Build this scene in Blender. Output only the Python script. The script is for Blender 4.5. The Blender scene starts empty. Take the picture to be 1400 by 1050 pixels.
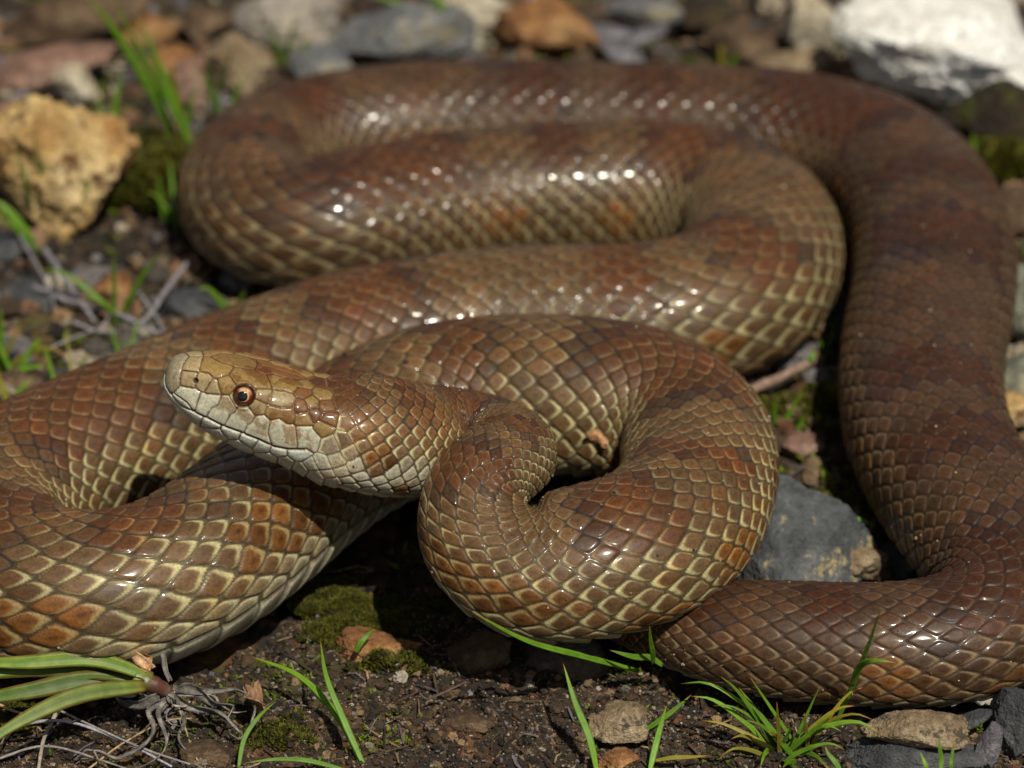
import bpy, math
import numpy as np
from math import radians, pi
from mathutils import Vector

# ------------------------------------------------------------------ camera, world, sun, exposure
# 1 unit = 10 cm (the whole place is about two hand spans wide)
scene = bpy.context.scene
scene.unit_settings.system = 'METRIC'
scene.unit_settings.scale_length = 0.1
C = scene.collection

ELEV = radians(30.0)          # how steeply the camera looks down
DIST = 6.5                    # camera to the middle of the coil
LENS = 36.0 * DIST / 2.1
AIM = np.array([0.0, 0.0, 0.15])
FWD = np.array([0.0, math.cos(ELEV), -math.sin(ELEV)])
UPV = np.array([0.0, math.sin(ELEV), math.cos(ELEV)])
CAM = AIM - FWD * DIST

cam_d = bpy.data.cameras.new('camera')
cam = bpy.data.objects.new('camera', cam_d)
C.objects.link(cam)
cam.location = CAM
cam.rotation_euler = (pi / 2 - ELEV, 0, 0)
cam_d.sensor_width = 36.0
cam_d.lens = LENS
cam_d.clip_start = 0.05
cam_d.clip_end = 2000
cam_d.dof.use_dof = True
cam_d.dof.focus_distance = 5.70
cam_d.dof.aperture_fstop = 1.5
scene.camera = cam

SUN = np.array([0.24, -0.48, 0.84]); SUN /= np.linalg.norm(SUN)
world = bpy.data.worlds.new("World")
scene.world = world
world.use_nodes = True
wn = world.node_tree.nodes; wl = world.node_tree.links
bg = wn['Background']
sky = wn.new('ShaderNodeTexSky')
sky.sky_type = 'NISHITA'
sky.sun_disc = False
sky.ozone_density = 0.3
sky.dust_density = 2.0
sky.sun_elevation = math.asin(SUN[2])
sky.sun_rotation = math.atan2(SUN[0], SUN[1])
hsv = wn.new('ShaderNodeHueSaturation'); hsv.inputs['Saturation'].default_value = 0.4
wl.new(sky.outputs[0], hsv.inputs['Color']); wl.new(hsv.outputs[0], bg.inputs[0])
bg.inputs[1].default_value = 0.05
sun_d = bpy.data.lights.new('sun', 'SUN')
sun_d.energy = 5.0
sun_d.angle = radians(0.5)
sun_d.color = (1.0, 0.93, 0.78)
sun = bpy.data.objects.new('sun', sun_d)
sun.rotation_euler = Vector(SUN).to_track_quat('Z', 'Y').to_euler()
sun.location = (2, -4, 9)
C.objects.link(sun)
scene.view_settings.view_transform = 'Standard'
scene.view_settings.look = 'None'
scene.view_settings.exposure = 0.0
scene.view_settings.gamma = 1.0
scene.view_settings.use_curve_mapping = False

rng = np.random.default_rng(7)

# ------------------------------------------------------------------ helpers
def at(px, py, z=0.0):
    """the point of the place seen at a pixel of the 1400x1050 photograph, at height z"""
    k = 36.0 / LENS / 1400.0
    d = FWD + np.array([1, 0, 0]) * (px - 700) * k - UPV * (py - 525) * k
    t = (z - CAM[2]) / d[2]
    return CAM + d * t

def pxs(p):
    """size of one photograph pixel at point p"""
    return float(np.dot(np.asarray(p) - CAM, FWD)) * 36.0 / LENS / 1400.0

def hashf(*a):
    h = np.zeros(np.broadcast(*a).shape, dtype=np.int64)
    for i, x in enumerate(a):
        h = h * 73856093 + np.asarray(x).astype(np.int64) * (19349663 + 2 * i) + 83492791
    h = (h ^ (h >> 13)) * 1274126177
    h = h & 0x7fffffff
    h = (h ^ (h >> 15)) * 668265263
    h = (h ^ (h >> 13)) & 0x7fffffff
    return h / float(0x7fffffff)

def vnoise(x, y, z, seed=0):
    xi, yi, zi = np.floor(x), np.floor(y), np.floor(z)
    fx, fy, fz = x - xi, y - yi, z - zi
    fx = fx * fx * (3 - 2 * fx); fy = fy * fy * (3 - 2 * fy); fz = fz * fz * (3 - 2 * fz)
    r = 0
    for a in (0, 1):
        wx = fx if a else 1 - fx
        for b in (0, 1):
            wy = fy if b else 1 - fy
            for c in (0, 1):
                wz = fz if c else 1 - fz
                r = r + wx * wy * wz * hashf(xi + a, yi + b, zi + c, seed + xi * 0)
    return r * 2 - 1

def fbm(P, f, octv=4, seed=0, gain=0.5, ridged=False):
    r = 0; a = 1.0; tot = 0
    for o in range(octv):
        n = vnoise(P[..., 0] * f + 7.3 * o, P[..., 1] * f + 3.1 * o, P[..., 2] * f + 1.7 * o, seed + o)
        if ridged: n = 1 - 2 * np.abs(n)
        r = r + a * n; tot += a; a *= gain; f *= 2.03
    return r / tot

def sstep(x, a, b):
    t = np.clip((x - a) / (b - a), 0, 1)
    return t * t * (3 - 2 * t)

def mixc(a, b, t):
    t = np.asarray(t)[..., None]
    return np.asarray(a) * (1 - t) + np.asarray(b) * t

def mesh_obj(name, V, F, mat, parent=None, col=None, smooth=True, mesh=None):
    """one mesh object from arrays; F is an (n,3) or (n,4) array or a list of such arrays"""
    if mesh is None:
        mesh = bpy.data.meshes.new(name)
        V = np.asarray(V, dtype=np.float32)
        Fs = F if isinstance(F, list) else [F]
        Fs = [np.asarray(f, dtype=np.int32) for f in Fs if len(f)]
        tot = np.concatenate([np.full(len(f), f.shape[1], dtype=np.int32) for f in Fs])
        idx = np.concatenate([f.ravel() for f in Fs])
        st = np.concatenate([[0], np.cumsum(tot)[:-1]]).astype(np.int32)
        mesh.vertices.add(len(V)); mesh.vertices.foreach_set('co', V.ravel())
        mesh.loops.add(len(idx)); mesh.loops.foreach_set('vertex_index', idx)
        mesh.polygons.add(len(tot)); mesh.polygons.foreach_set('loop_start', st)
        mesh.polygons.foreach_set('loop_total', tot)
        mesh.update(calc_edges=True)
        mesh.polygons.foreach_set('use_smooth', np.full(len(tot), bool(smooth)))
        if col is not None:
            a = mesh.attributes.new('pigment', 'FLOAT_COLOR', 'POINT')
            c = np.ones((len(V), 4), dtype=np.float32)
            c[:, :col.shape[1]] = col
            a.data.foreach_set('color', c.ravel())
        if mat is not None: mesh.materials.append(mat)
        mesh.validate()
    o = bpy.data.objects.new(name, mesh)
    C.objects.link(o)
    if parent is not None: o.parent = parent
    return o

def tag(o, label=None, cat=None, group=None, kind=None):
    if label: o['label'] = label
    if cat: o['category'] = cat
    if group: o['group'] = group
    if kind: o['kind'] = kind
    return o

def empty(name, loc):
    o = bpy.data.objects.new(name, None)
    o.location = loc
    o.empty_display_size = 0.05
    C.objects.link(o)
    bpy.context.view_layer.update
    return o

def grid_faces(nu, nv, wrap=False):
    i = np.arange(nu - 1)[:, None]; j = np.arange(nv if wrap else nv - 1)[None, :]
    j2 = (j + 1) % nv
    a = i * nv + j; b = i * nv + j2; c = (i + 1) * nv + j2; d = (i + 1) * nv + j
    return np.stack([a + 0 * b, b + 0 * a, c, d + 0 * c], -1).reshape(-1, 4)

def catmull(P, n):
    """dense samples of a centripetal curve through rows of P (all columns are interpolated)"""
    P = np.asarray(P, float)
    P = np.vstack([2 * P[0] - P[1], P, 2 * P[-1] - P[-2]])
    out = []
    for i in range(1, len(P) - 2):
        p0, p1, p2, p3 = P[i - 1:i + 3]
        d = lambda a, b: max(np.linalg.norm(a[:3] - b[:3]), 1e-6) ** 0.5
        t0 = 0; t1 = t0 + d(p0, p1); t2 = t1 + d(p1, p2); t3 = t2 + d(p2, p3)
        t = np.linspace(t1, t2, n, endpoint=False)[:, None]
        A1 = (t1 - t) / (t1 - t0) * p0 + (t - t0) / (t1 - t0) * p1
        A2 = (t2 - t) / (t2 - t1) * p1 + (t - t1) / (t2 - t1) * p2
        A3 = (t3 - t) / (t3 - t2) * p2 + (t - t2) / (t3 - t2) * p3
        B1 = (t2 - t) / (t2 - t0) * A1 + (t - t0) / (t2 - t0) * A2
        B2 = (t3 - t) / (t3 - t1) * A2 + (t - t1) / (t3 - t1) * A3
        out.append((t2 - t) / (t2 - t1) * B1 + (t - t1) / (t2 - t1) * B2)
    return np.vstack(out + [P[-2:-1]])

def arclen(P):
    return np.concatenate([[0], np.cumsum(np.linalg.norm(np.diff(P[:, :3], axis=0), axis=1))])

# ------------------------------------------------------------------ materials
class NT:
    def __init__(s, name):
        s.m = bpy.data.materials.new(name); s.m.use_nodes = True
        s.n = s.m.node_tree.nodes; s.l = s.m.node_tree.links
        s.b = s.n['Principled BSDF']
        s.tc = s.n.new('ShaderNodeTexCoord').outputs['Object']
    def noise(s, scale, detail=4, rough=0.6, vec=None):
        t = s.n.new('ShaderNodeTexNoise'); t.inputs['Scale'].default_value = scale
        t.inputs['Detail'].default_value = detail; t.inputs['Roughness'].default_value = rough
        s.l.new(vec or s.tc, t.inputs['Vector']); return t.outputs['Fac']
    def voro(s, scale, feat='F1'):
        t = s.n.new('ShaderNodeTexVoronoi'); t.inputs['Scale'].default_value = scale; t.feature = feat
        s.l.new(s.tc, t.inputs['Vector']); return t.outputs['Distance']
    def ramp(s, fac, stops):
        r = s.n.new('ShaderNodeValToRGB'); e = r.color_ramp.elements
        while len(e) < len(stops): e.new(0.5)
        for el, (p, c) in zip(e, stops):
            el.position = p; el.color = (*c, 1) if len(c) == 3 else c
        s.l.new(fac, r.inputs[0]); return r.outputs[0]
    def mix(s, a, b, fac, mode='MIX'):
        m = s.n.new('ShaderNodeMix'); m.data_type = 'RGBA'; m.blend_type = mode
        for sock, v in ((m.inputs['Factor'], fac), (m.inputs['A'], a), (m.inputs['B'], b)):
            if isinstance(v, (int, float)): sock.default_value = v
            elif isinstance(v, tuple): sock.default_value = (*v, 1)
            else: s.l.new(v, sock)
        return m.outputs['Result']
    def math(s, op, a, b=0.0):
        m = s.n.new('ShaderNodeMath'); m.operation = op
        for k, v in enumerate((a, b)):
            if isinstance(v, (int, float)): m.inputs[k].default_value = v
            else: s.l.new(v, m.inputs[k])
        return m.outputs[0]
    def bump(s, h, strength=0.5, dist=0.01):
        b = s.n.new('ShaderNodeBump'); b.inputs['Strength'].default_value = strength
        b.inputs['Distance'].default_value = dist
        s.l.new(h, b.inputs['Height']); s.l.new(b.outputs[0], s.b.inputs['Normal'])
    def attr(s):
        a = s.n.new('ShaderNodeAttribute'); a.attribute_name = 'pigment'; return a
    def set(s, **k):
        for kk, v in k.items():
            sock = s.b.inputs[kk.replace('_', ' ')]
            if isinstance(v, (int, float)): sock.default_value = v
            elif isinstance(v, tuple): sock.default_value = (*v, 1) if len(v) == 3 and sock.type == 'RGBA' else v
            else: s.l.new(v, sock)
        return s.m

def mat_skin():
    t = NT('snake_skin')
    a = t.attr()
    g = t.noise(150, 3, 0.75)
    g2 = t.noise(420, 2, 0.7)
    grain = t.ramp(g, [(0.3, (0.60, 0.57, 0.54)), (0.52, (1.0, 1.0, 1.0)), (0.72, (1.35, 1.32, 1.25))])
    fine = t.ramp(g2, [(0.3, (0.78, 0.78, 0.78)), (0.7, (1.2, 1.2, 1.2))])
    c = t.mix(a.outputs['Color'], grain, 0.85, 'MULTIPLY')
    c = t.mix(c, fine, 0.8, 'MULTIPLY')
    r = t.ramp(t.noise(60, 3), [(0.3, (0.40,) * 3), (0.7, (0.60,) * 3)])
    t.bump(t.math('ADD', t.math('MULTIPLY', g, 0.6), t.math('MULTIPLY', g2, 0.4)), 0.35, 0.0022)
    t.set(Base_Color=c, Roughness=r, Coat_Weight=t.ramp(t.noise(9, 4, .7), [(.36, (.03,) * 3), (.68, (.42,) * 3)]), Coat_Roughness=t.ramp(t.noise(14, 5, .7), [(.35, (.08,) * 3), (.7, (.20,) * 3)]))
    t.b.inputs['Specular IOR Level'].default_value = 0.24
    if 'Thin Film Thickness' in t.b.inputs:
        t.b.inputs['Thin Film Thickness'].default_value = 0
        t.b.inputs['Thin Film IOR'].default_value = 1.38
    return t.m

def mat_pigment(name, rough=0.85, bump_s=60, bump_d=0.006, grain=0.5, spec=0.3):
    """colour from the mesh's own pigment, broken up by grain"""
    t = NT(name); a = t.attr()
    g = t.noise(bump_s, 6, 0.7)
    gr = t.ramp(g, [(0.3, (1 - grain,) * 3), (0.7, (1 + grain,) * 3)])
    c = t.mix(a.outputs['Color'], gr, 1.0, 'MULTIPLY')
    t.bump(g, 0.7, bump_d)
    t.set(Base_Color=c, Roughness=rough)
    t.b.inputs['Specular IOR Level'].default_value = spec
    return t.m

def mat_stone(name, c1, c2, c3, scale=6, rough=0.8, lichen=None, spec=0.35):
    t = NT(name)
    n1 = t.noise(scale, 8, 0.65); n2 = t.noise(scale * 7, 6, 0.7); v = t.noise(scale * 22, 4, 0.75)
    c = t.ramp(n1, [(0.34, c1), (0.5, c2), (0.66, c3)])
    sp = t.ramp(n2, [(0.3, (0.45,) * 3), (0.5, (1.0,) * 3), (0.72, (1.45,) * 3)])
    c = t.mix(c, sp, 0.8, 'MULTIPLY')
    sp2 = t.ramp(v, [(0.32, (0.5,) * 3), (0.5, (1.0,) * 3), (0.7, (1.35,) * 3)])
    c = t.mix(c, sp2, 0.7, 'MULTIPLY')
    if lichen:
        m = t.ramp(t.noise(scale * 2.2, 7, 0.7), [(0.56, (0, 0, 0)), (0.61, (1, 1, 1))])
        c = t.mix(c, t.mix(lichen, sp, 0.6, 'MULTIPLY'), m)
    t.bump(t.math('ADD', t.math('MULTIPLY', n2, 0.7), t.math('MULTIPLY', v, 0.3)), 1.0, 0.03)
    t.set(Base_Color=c, Roughness=rough)
    t.b.inputs['Specular IOR Level'].default_value = spec
    return t.m

def mat_leaf(name, c1, c2, rough=0.4, trans=0.35):
    t = NT(name); a = t.attr()
    n = t.noise(40, 3)
    c = t.ramp(n, [(0.3, c1), (0.7, c2)])
    c = t.mix(c, a.outputs['Color'], 1.0, 'MULTIPLY')
    t.bump(n, 0.3, 0.004)
    t.set(Base_Color=c, Roughness=rough + .12)
    t.b.inputs['Specular IOR Level'].default_value = .35
    tr = t.n.new('ShaderNodeBsdfTranslucent'); t.l.new(c, tr.inputs['Color'])
    mx = t.n.new('ShaderNodeMixShader'); mx.inputs[0].default_value = trans
    out = t.n['Material Output']
    t.l.new(t.b.outputs[0], mx.inputs[1]); t.l.new(tr.outputs[0], mx.inputs[2]); t.l.new(mx.outputs[0], out.inputs['Surface'])
    return t.m

M_SKIN = mat_skin()
M_SOIL = mat_pigment('dark_soil', 0.8, 45, 0.022, 0.6, 0.4)
M_CRUMB = mat_pigment('soil_crumb', 0.8, 70, 0.012, 0.55, 0.4)
M_GRASS = mat_leaf('fresh_grass', (0.080, 0.185, 0.010), (0.14, 0.27, 0.024), 0.38)
M_MOSS = mat_leaf('moss_green', (0.028, 0.038, 0.003), (0.085, 0.090, 0.006), 0.6)
M_DRY = mat_pigment('dried_leaf', 0.7, 90, 0.006, 0.55, 0.25)
M_SHEATH = mat_pigment('leaf_sheath', 0.4, 60, 0.002, 0.25, 0.5)

# ------------------------------------------------------------------ the line of the snake's body
# photograph pixel x, y of the body's middle, height of the middle, radius, roll in degrees, scale pitch / radius
SP = [
 (228, 507, 0.545, 0.086,  -6, .27),
 (300, 533, 0.505, 0.088,  -6, .27),
 (365, 556, 0.468, 0.092,  -5, .27),
 (431, 578, 0.437, 0.105,  -4, .24),
 (500, 596, 0.395, 0.122,  -2, .22),
 (565, 602, 0.350, 0.114,   0, .22),
 (625, 600, 0.315, 0.097,   2, .23),
 (682, 594, 0.310, 0.086,   2, .24),
 (714, 612, 0.340, 0.083,   0, .24),
 (664, 646, 0.365, 0.084,  -4, .28),
 (612, 692, 0.345, 0.089,  -4, .29),
 (574, 730, 0.290, 0.100,   0, .28),
 (594, 776, 0.245, 0.118,   0, .29),
 (690, 786, 0.225, 0.137,   0, .30),
 (790, 772, 0.235, 0.147,   0, .31),
 (870, 754, 0.235, 0.148,   0, .31),
 (928, 714, 0.225, 0.145,   0, .31),
 (956, 654, 0.215, 0.143,   0, .33),
 (950, 592, 0.210, 0.145,   0, .35),
 (910, 560, 0.215, 0.150,   0, .355),
 (840, 545, 0.215, 0.164,   0, .355),
 (750, 540, 0.205, 0.168,   0, .355),
 (650, 540, 0.190, 0.166,   0, .355),
 (550, 568, 0.170, 0.168,   0, .355),
 (470, 614, 0.150, 0.170,  22, .355),
 (400, 672, 0.145, 0.171,  38, .355),
 (320, 742, 0.145, 0.170,  40, .355),
 (220, 802, 0.145, 0.168,  32, .355),
 (110, 818, 0.145, 0.165,  18, .355),
 ( 10, 790, 0.145, 0.162,   0, .355),
 (-30, 728, 0.145, 0.161,   0, .355),
 ( 15, 668, 0.145, 0.161,   0, .355),
 (100, 626, 0.145, 0.162,   0, .355),
 (200, 582, 0.145, 0.163,   0, .355),
 (310, 534, 0.145, 0.164,   0, .355),
 (440, 487, 0.145, 0.166,   0, .355),
 (600, 452, 0.145, 0.168,   0, .355),
 (760, 440, 0.145, 0.169,   0, .355),
 (900, 436, 0.145, 0.170,   0, .355),
 (1000, 408, 0.150, 0.171,  0, .355),
 (1043, 350, 0.150, 0.171,  0, .355),
 (1020, 290, 0.150, 0.168,  0, .355),
 (930, 260, 0.150, 0.165,   0, .355),
 (780, 260, 0.150, 0.163,   0, .355),
 (620, 272, 0.150, 0.162,   0, .355),
 (480, 300, 0.150, 0.161,   0, .355),
 (395, 312, 0.148, 0.160,   0, .355),
 (338, 264, 0.145, 0.157,   0, .355),
 (375, 214, 0.140, 0.158,   0, .355),
 (450, 186, 0.140, 0.158,   0, .355),
 (600, 170, 0.140, 0.159,   0, .355),
 (800, 172, 0.140, 0.162,   0, .355),
 (980, 180, 0.140, 0.165,   0, .355),
 (1110, 194, 0.142, 0.168,  0, .355),
 (1215, 232, 0.145, 0.170,  0, .355),
 (1268, 305, 0.145, 0.170,  0, .355),
 (1278, 390, 0.145, 0.168,  0, .355),
 (1262, 480, 0.140, 0.162,  0, .355),
 (1262, 565, 0.138, 0.158,  0, .355),
 (1298, 655, 0.134, 0.152,  0, .34),
 (1352, 735, 0.125, 0.145,  0, .35),
 (1384, 803, 0.115, 0.135,  0, .37),
 (1345, 862, 0.105, 0.125,  0, .40),
 (1250, 882, 0.100, 0.119,  0, .42),
 (1130, 880, 0.096, 0.115,  0, .43),
 (1020, 870, 0.092, 0.108,  0, .43),
 (935, 856, 0.075, 0.088,   0, .43),
 (870, 845, 0.048, 0.060,   0, .43),
 (810, 835, 0.028, 0.034,   0, .43),
 (755, 830, 0.014, 0.014,   0, .43),
]
ctrl = np.array([[*at(a, b, z), r, w, q] for (a, b, z, r, w, q) in SP])
dense = catmull(ctrl, 24)
SL = arclen(dense)
TOTAL = SL[-1]
NS = 2400
su = np.linspace(0, TOTAL, NS)
spine = np.stack([np.interp(su, SL, dense[:, k]) for k in range(6)], 1)
ker = np.hanning(61); ker /= ker.sum()
pad = 30
for k in range(6):
    ext = np.concatenate([2 * spine[0, k] - spine[1:pad + 1, k][::-1], spine[:, k], 2 * spine[-1, k] - spine[-pad - 1:-1, k][::-1]])
    spine[:, k] = np.convolve(ext, ker, 'valid')
spine[:, 3] = np.maximum(spine[:, 3], 0.01)
su = arclen(spine); TOTAL = su[-1]

HEAD = 0.365                       # head length
DTH = 9.6                          # degrees between scale rows
KX = 1.76                          # shape of a scale in the row lattice
THV = 130.0                        # where the belly plates begin

def body_frame(s):
    P = np.stack([np.interp(s, su, spine[:, k]) for k in range(6)], 1)
    e = 0.004
    A = np.stack([np.interp(s + e, su, spine[:, k]) for k in range(3)], 1)
    B = np.stack([np.interp(s - e, su, spine[:, k]) for k in range(3)], 1)
    T = A - B; T /= np.linalg.norm(T, axis=1, keepdims=True)
    S = np.cross(np.array([0, 0, 1.0]), T); S /= np.linalg.norm(S, axis=1, keepdims=True)
    U = np.cross(T, S)
    w = np.radians(P[:, 4])[:, None]
    S2 = S * np.cos(w) + U * np.sin(w); U2 = -S * np.sin(w) + U * np.cos(w)
    return P[:, :3], P[:, 3], P[:, 5], T, S2, U2

# relax the line where it bends more sharply than the body is thick
for _ in range(160):
    Tn = np.gradient(spine[:, :3], axis=0); Tn /= np.linalg.norm(Tn, axis=1, keepdims=True)
    kr = np.linalg.norm(np.gradient(Tn, axis=0), axis=1) / np.gradient(arclen(spine)) * spine[:, 3]
    w = np.convolve(sstep(kr, 1.02, 1.4), np.hanning(61) / 20, 'same').clip(0, 1)
    w *= sstep(np.arange(NS), 60, 150)
    if w.max() < 0.02: break
    kk = np.hanning(27); kk /= kk.sum()
    sm = spine.copy()
    for c_ in range(6):
        sm[13:-13, c_] = np.convolve(spine[:, c_], kk, 'same')[13:-13]
    spine += w[:, None] * (sm - spine)
    L_ = arclen(spine); q_ = np.linspace(0, L_[-1], NS)
    spine = np.stack([np.interp(q_, L_, spine[:, c_]) for c_ in range(6)], 1)
su = arclen(spine); TOTAL = su[-1]
Tn = np.gradient(spine[:, :3], axis=0); Tn /= np.linalg.norm(Tn, axis=1, keepdims=True)
CURV = np.gradient(Tn, axis=0) / np.gradient(su)[:, None]
kz = np.hanning(45); kz /= kz.sum()
CURV = np.stack([np.convolve(CURV[:, k], kz, 'same') for k in range(3)], 1)
HEAD = 1.03 * float(su[np.argmin(np.linalg.norm(spine[:, :3] - ctrl[3, :3], axis=1))])

def to_pixel(P):
    d = P - CAM; k = 36.0 / LENS / 1400.0
    f = d @ FWD
    return 700 + d[..., 0] / f / k, 525 - (d @ UPV) / f / k

HU = np.array([0, .004, .012, .025, .055, .10, .20, .30, .43, .57, .70, .87, 1.0, 1.12])
HR = np.array([0.0005, .013, .023, .031, .040, .048, .062, .073, .0805, .086, .088, .090, .096, .105])

def radius(s, r):
    u = s / HEAD
    h = np.interp(u, HU, HR)
    return np.where(u < 1.3, h * (1 - sstep(u, 0.95, 1.3)) + r * sstep(u, 0.95, 1.3), r)

def skin_surface(s, th):
    """rest surface (no scales): s (n,), th (m,) in degrees, th=0 along the back"""
    P, r, q, T, S, U = body_frame(s)
    r = radius(s, r)
    t = np.radians(th)[None, :]
    sn, cs = np.sin(t), np.cos(t)
    u = (s / HEAD)[:, None]
    hd = 1 - sstep(u, 0.95, 1.3)                                  # 1 on the head
    up = np.where(cs > 0, 0.93 * cs, 0.82 * np.sign(cs) * np.abs(cs) ** 0.75)
    sd = 1.05 * sn
    # head: flat top, flat cheeks, narrower lower jaw
    e = 0.80
    hsd = np.sign(sn) * np.abs(sn) ** e * (1.0 - 0.10 * sstep(-cs, 0.2, 1.0)) * 1.0
    hup = np.sign(cs) * np.abs(cs) ** e * np.where(cs > 0, 0.86, 0.98)
    # brow above the eye and flattened muzzle
    brow = np.exp(-((u - 0.42) / 0.16) ** 2) * np.exp(-((np.abs(t) - 0.9) / 0.35) ** 2)
    hsd = hsd * (1 + 0.05 * brow); hup = hup * (1 + 0.05 * brow)
    canth = np.exp(-((u - 0.22) / 0.12) ** 2) * np.exp(-((np.abs(t) - 1.35) / 0.35) ** 2)
    hsd = hsd * (1 - 0.10 * canth)
    up = up * (1 - hd) + hup * hd; sd = sd * (1 - hd) + hsd * hd
    R = r[:, None]
    D = -S[:, None, :] * (sd * R)[..., None] + U[:, None, :] * (up * R)[..., None]
    # on the inside of a sharp bend the body is pressed together instead of passing through itself
    K = np.stack([np.interp(s, su, CURV[:, k]) for k in range(3)], 1)
    kk = np.linalg.norm(K, axis=1) + 1e-6; n_ = K / kk[:, None]
    d = np.einsum('ijk,ik->ij', D, n_); L = (0.86 / kk)[:, None]
    dp = np.where(d > 0, d / (1 + (np.maximum(d, 0) / L) ** 5) ** 0.2, d)
    D = D + (dp - d)[..., None] * n_[:, None, :]
    return P[:, None, :] + D

# rings: spacing follows the scale pitch
pitch = spine[:, 5] * np.maximum(spine[:, 3], 0.02)
aS = np.concatenate([[0], np.cumsum(np.diff(su) / ((pitch[1:] + pitch[:-1]) / 2))])
fine = np.where((su > 4.1) & (su < 9.3), 11.0, 19.0)
gS = np.concatenate([[0], np.cumsum(np.diff(aS) * fine[1:])])
s_body = np.interp(np.arange(0, gS[-1], 1.0), gS, su)
s_body = s_body[s_body > HEAD * 1.15]
s_head = np.concatenate([[0, .0006, .0014, .0024, .0036, .005, .0065, .008], np.arange(.0098, HEAD * 1.15, .0019)])
sR = np.concatenate([s_head, s_body])
tD = np.arange(-THV, THV + 0.01, DTH / 8)
tV = np.arange(THV + 3.5, 360 - THV - 2, 3.7)
tD = np.arange(-THV, THV + .01, DTH / 12)
tV = np.arange(THV + 3.5, 360 - THV - 2, 3.7)
tR = np.concatenate([tD, tV])
tW = np.where(tR > 180, tR - 360, tR)
nR, nT = len(sR), len(tR)
X0 = skin_surface(sR, tR)
aR = np.interp(sR, su, aS)
dXs = np.gradient(X0, axis=0); dXt = np.roll(X0, -1, 1) - np.roll(X0, 1, 1)
Nrm = np.cross(dXt, dXs); Nrm /= np.linalg.norm(Nrm, axis=2, keepdims=True) + 1e-12
cen = body_frame(sR)[0]
if np.mean(np.sum(Nrm[400:] * (X0[400:] - cen[400:, None]), axis=2)) < 0: Nrm = -Nrm

# --- the head's plates, read off the photograph (coordinates of an enlarged view of the head)
def crop(x, y): return 200 + x * 360 / 1400.0, 440 + y * 360 / 1400.0
hs = sR < HEAD * 1.25
hp = to_pixel(X0[hs]); hfront = np.sum(Nrm[hs] * (CAM - X0[hs]), axis=2) > 0
hsm = np.repeat(sR[hs][:, None], nT, 1); htm = np.repeat(tW[None, :], hs.sum(), 0)
def on_head(x, y):
    a, b = crop(x, y)
    d = (hp[0] - a) ** 2 + (hp[1] - b) ** 2 + np.where(hfront, 0, 1e6)
    k = np.unravel_index(np.argmin(d), d.shape)
    return float(hsm[k]), float(htm[k])
OLIVE = (.205, .130, .044); OLIVE2 = (.165, .095, .030); RUSTY = (.15, .068, .022); PALE = (.38, .37, .28)
CREAM = (.38, .37, .28); GREY = (.235, .20, .13); TAN = (.25, .19, .10); WHITE = (.42, .43, .37)
PL = [
 ([(120, 235), (140, 300), (160, 220), (112, 290)], GREY),
 ([(250, 228)], TAN), ([(335, 232), (385, 255)], OLIVE),
 ([(430, 175), (480, 205), (540, 230)], OLIVE2), ([(500, 300), (560, 305), (610, 325)], OLIVE),
 ([(640, 235), (720, 262), (790, 285)], RUSTY), ([(700, 320), (770, 340), (830, 335)], OLIVE),
 ([(225, 310)], TAN), ([(305, 325)], TAN), ([(355, 360)], TAN), ([(425, 335)], OLIVE),
 ([(622, 395)], TAN), ([(597, 452)], TAN), ([(690, 422), (740, 425)], TAN), ([(680, 480), (745, 488)], OLIVE),
 ([(830, 375)], RUSTY), ([(825, 455)], RUSTY), ([(880, 430)], OLIVE), ([(900, 485)], RUSTY), ([(840, 515)], OLIVE),
 ([(215, 385), (250, 400)], PALE), ([(310, 425), (350, 410)], PALE), ([(395, 480), (430, 440)], PALE),
 ([(490, 530), (525, 495)], PALE), ([(590, 575), (615, 540)], PALE), ([(700, 555), (755, 595)], CREAM), ([(840, 590), (870, 620)], CREAM),
 ([(190, 440)], PALE), ([(262, 485)], WHITE), ([(345, 535)], WHITE), ([(445, 590)], WHITE), ([(545, 630)], WHITE),
 ([(620, 665)], WHITE), ([(700, 690)], WHITE), ([(805, 700)], WHITE),
 ([(500, 655)], WHITE), ([(660, 715)], WHITE), ([(380, 590)], WHITE),
 ([(945, 560)], OLIVE), ([(960, 520)], RUSTY), ([(950, 450)], RUSTY), ([(930, 390)], OLIVE),
]
seeds = []                                                       # a*KX, row, group, colour
for gi, (pts, colr) in enumerate(PL):
    for (x, y) in pts:
        s_, t_ = on_head(x, y)
        a_ = float(np.interp(s_, su, aS)) * KX
        if abs(t_) < 12 and gi in (3,): t_ = 0.0
        seeds.append((a_, t_ / DTH, gi, colr))
        if t_ != 0: seeds.append((a_, -t_ / DTH, gi if gi in (0, 3) else gi + 500, colr))
ML = np.array([on_head(x, y) for (x, y) in [(112, 345), (135, 385), (180, 437), (240, 468), (330, 512), (400, 547), (500, 585), (600, 625), (680, 662), (760, 678), (850, 680)]])
ML = ML[np.argsort(ML[:, 0])]
sd = np.array([(a, b) for a, b, _, _ in seeds]); sg = np.array([g for _, _, g, _ in seeds]); sc_ = np.array([c for *_, c in seeds])
# small scales of cheek, nape, throat fill in behind the plates
aH = float(np.interp(HEAD * 1.25, su, aS)) * KX
ext, rows_n = [], 13
for j in range(-rows_n, rows_n + 1):
    for i in range(0, int(aH / KX) + 3):
        a_ = (i + 0.5 * (j % 2)) * KX
        if a_ / KX < float(np.interp(HEAD * 0.42, su, aS)): continue
        if np.min(np.hypot(sd[:, 0] - a_, sd[:, 1] - j)) < 1.75: continue
        jj = j + 0.12 * (hashf(i, j, 3) - .5); ext.append((a_ + 0.2 * (hashf(i, j, 4) - .5), jj, i, j))
NG = 2000

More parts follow.
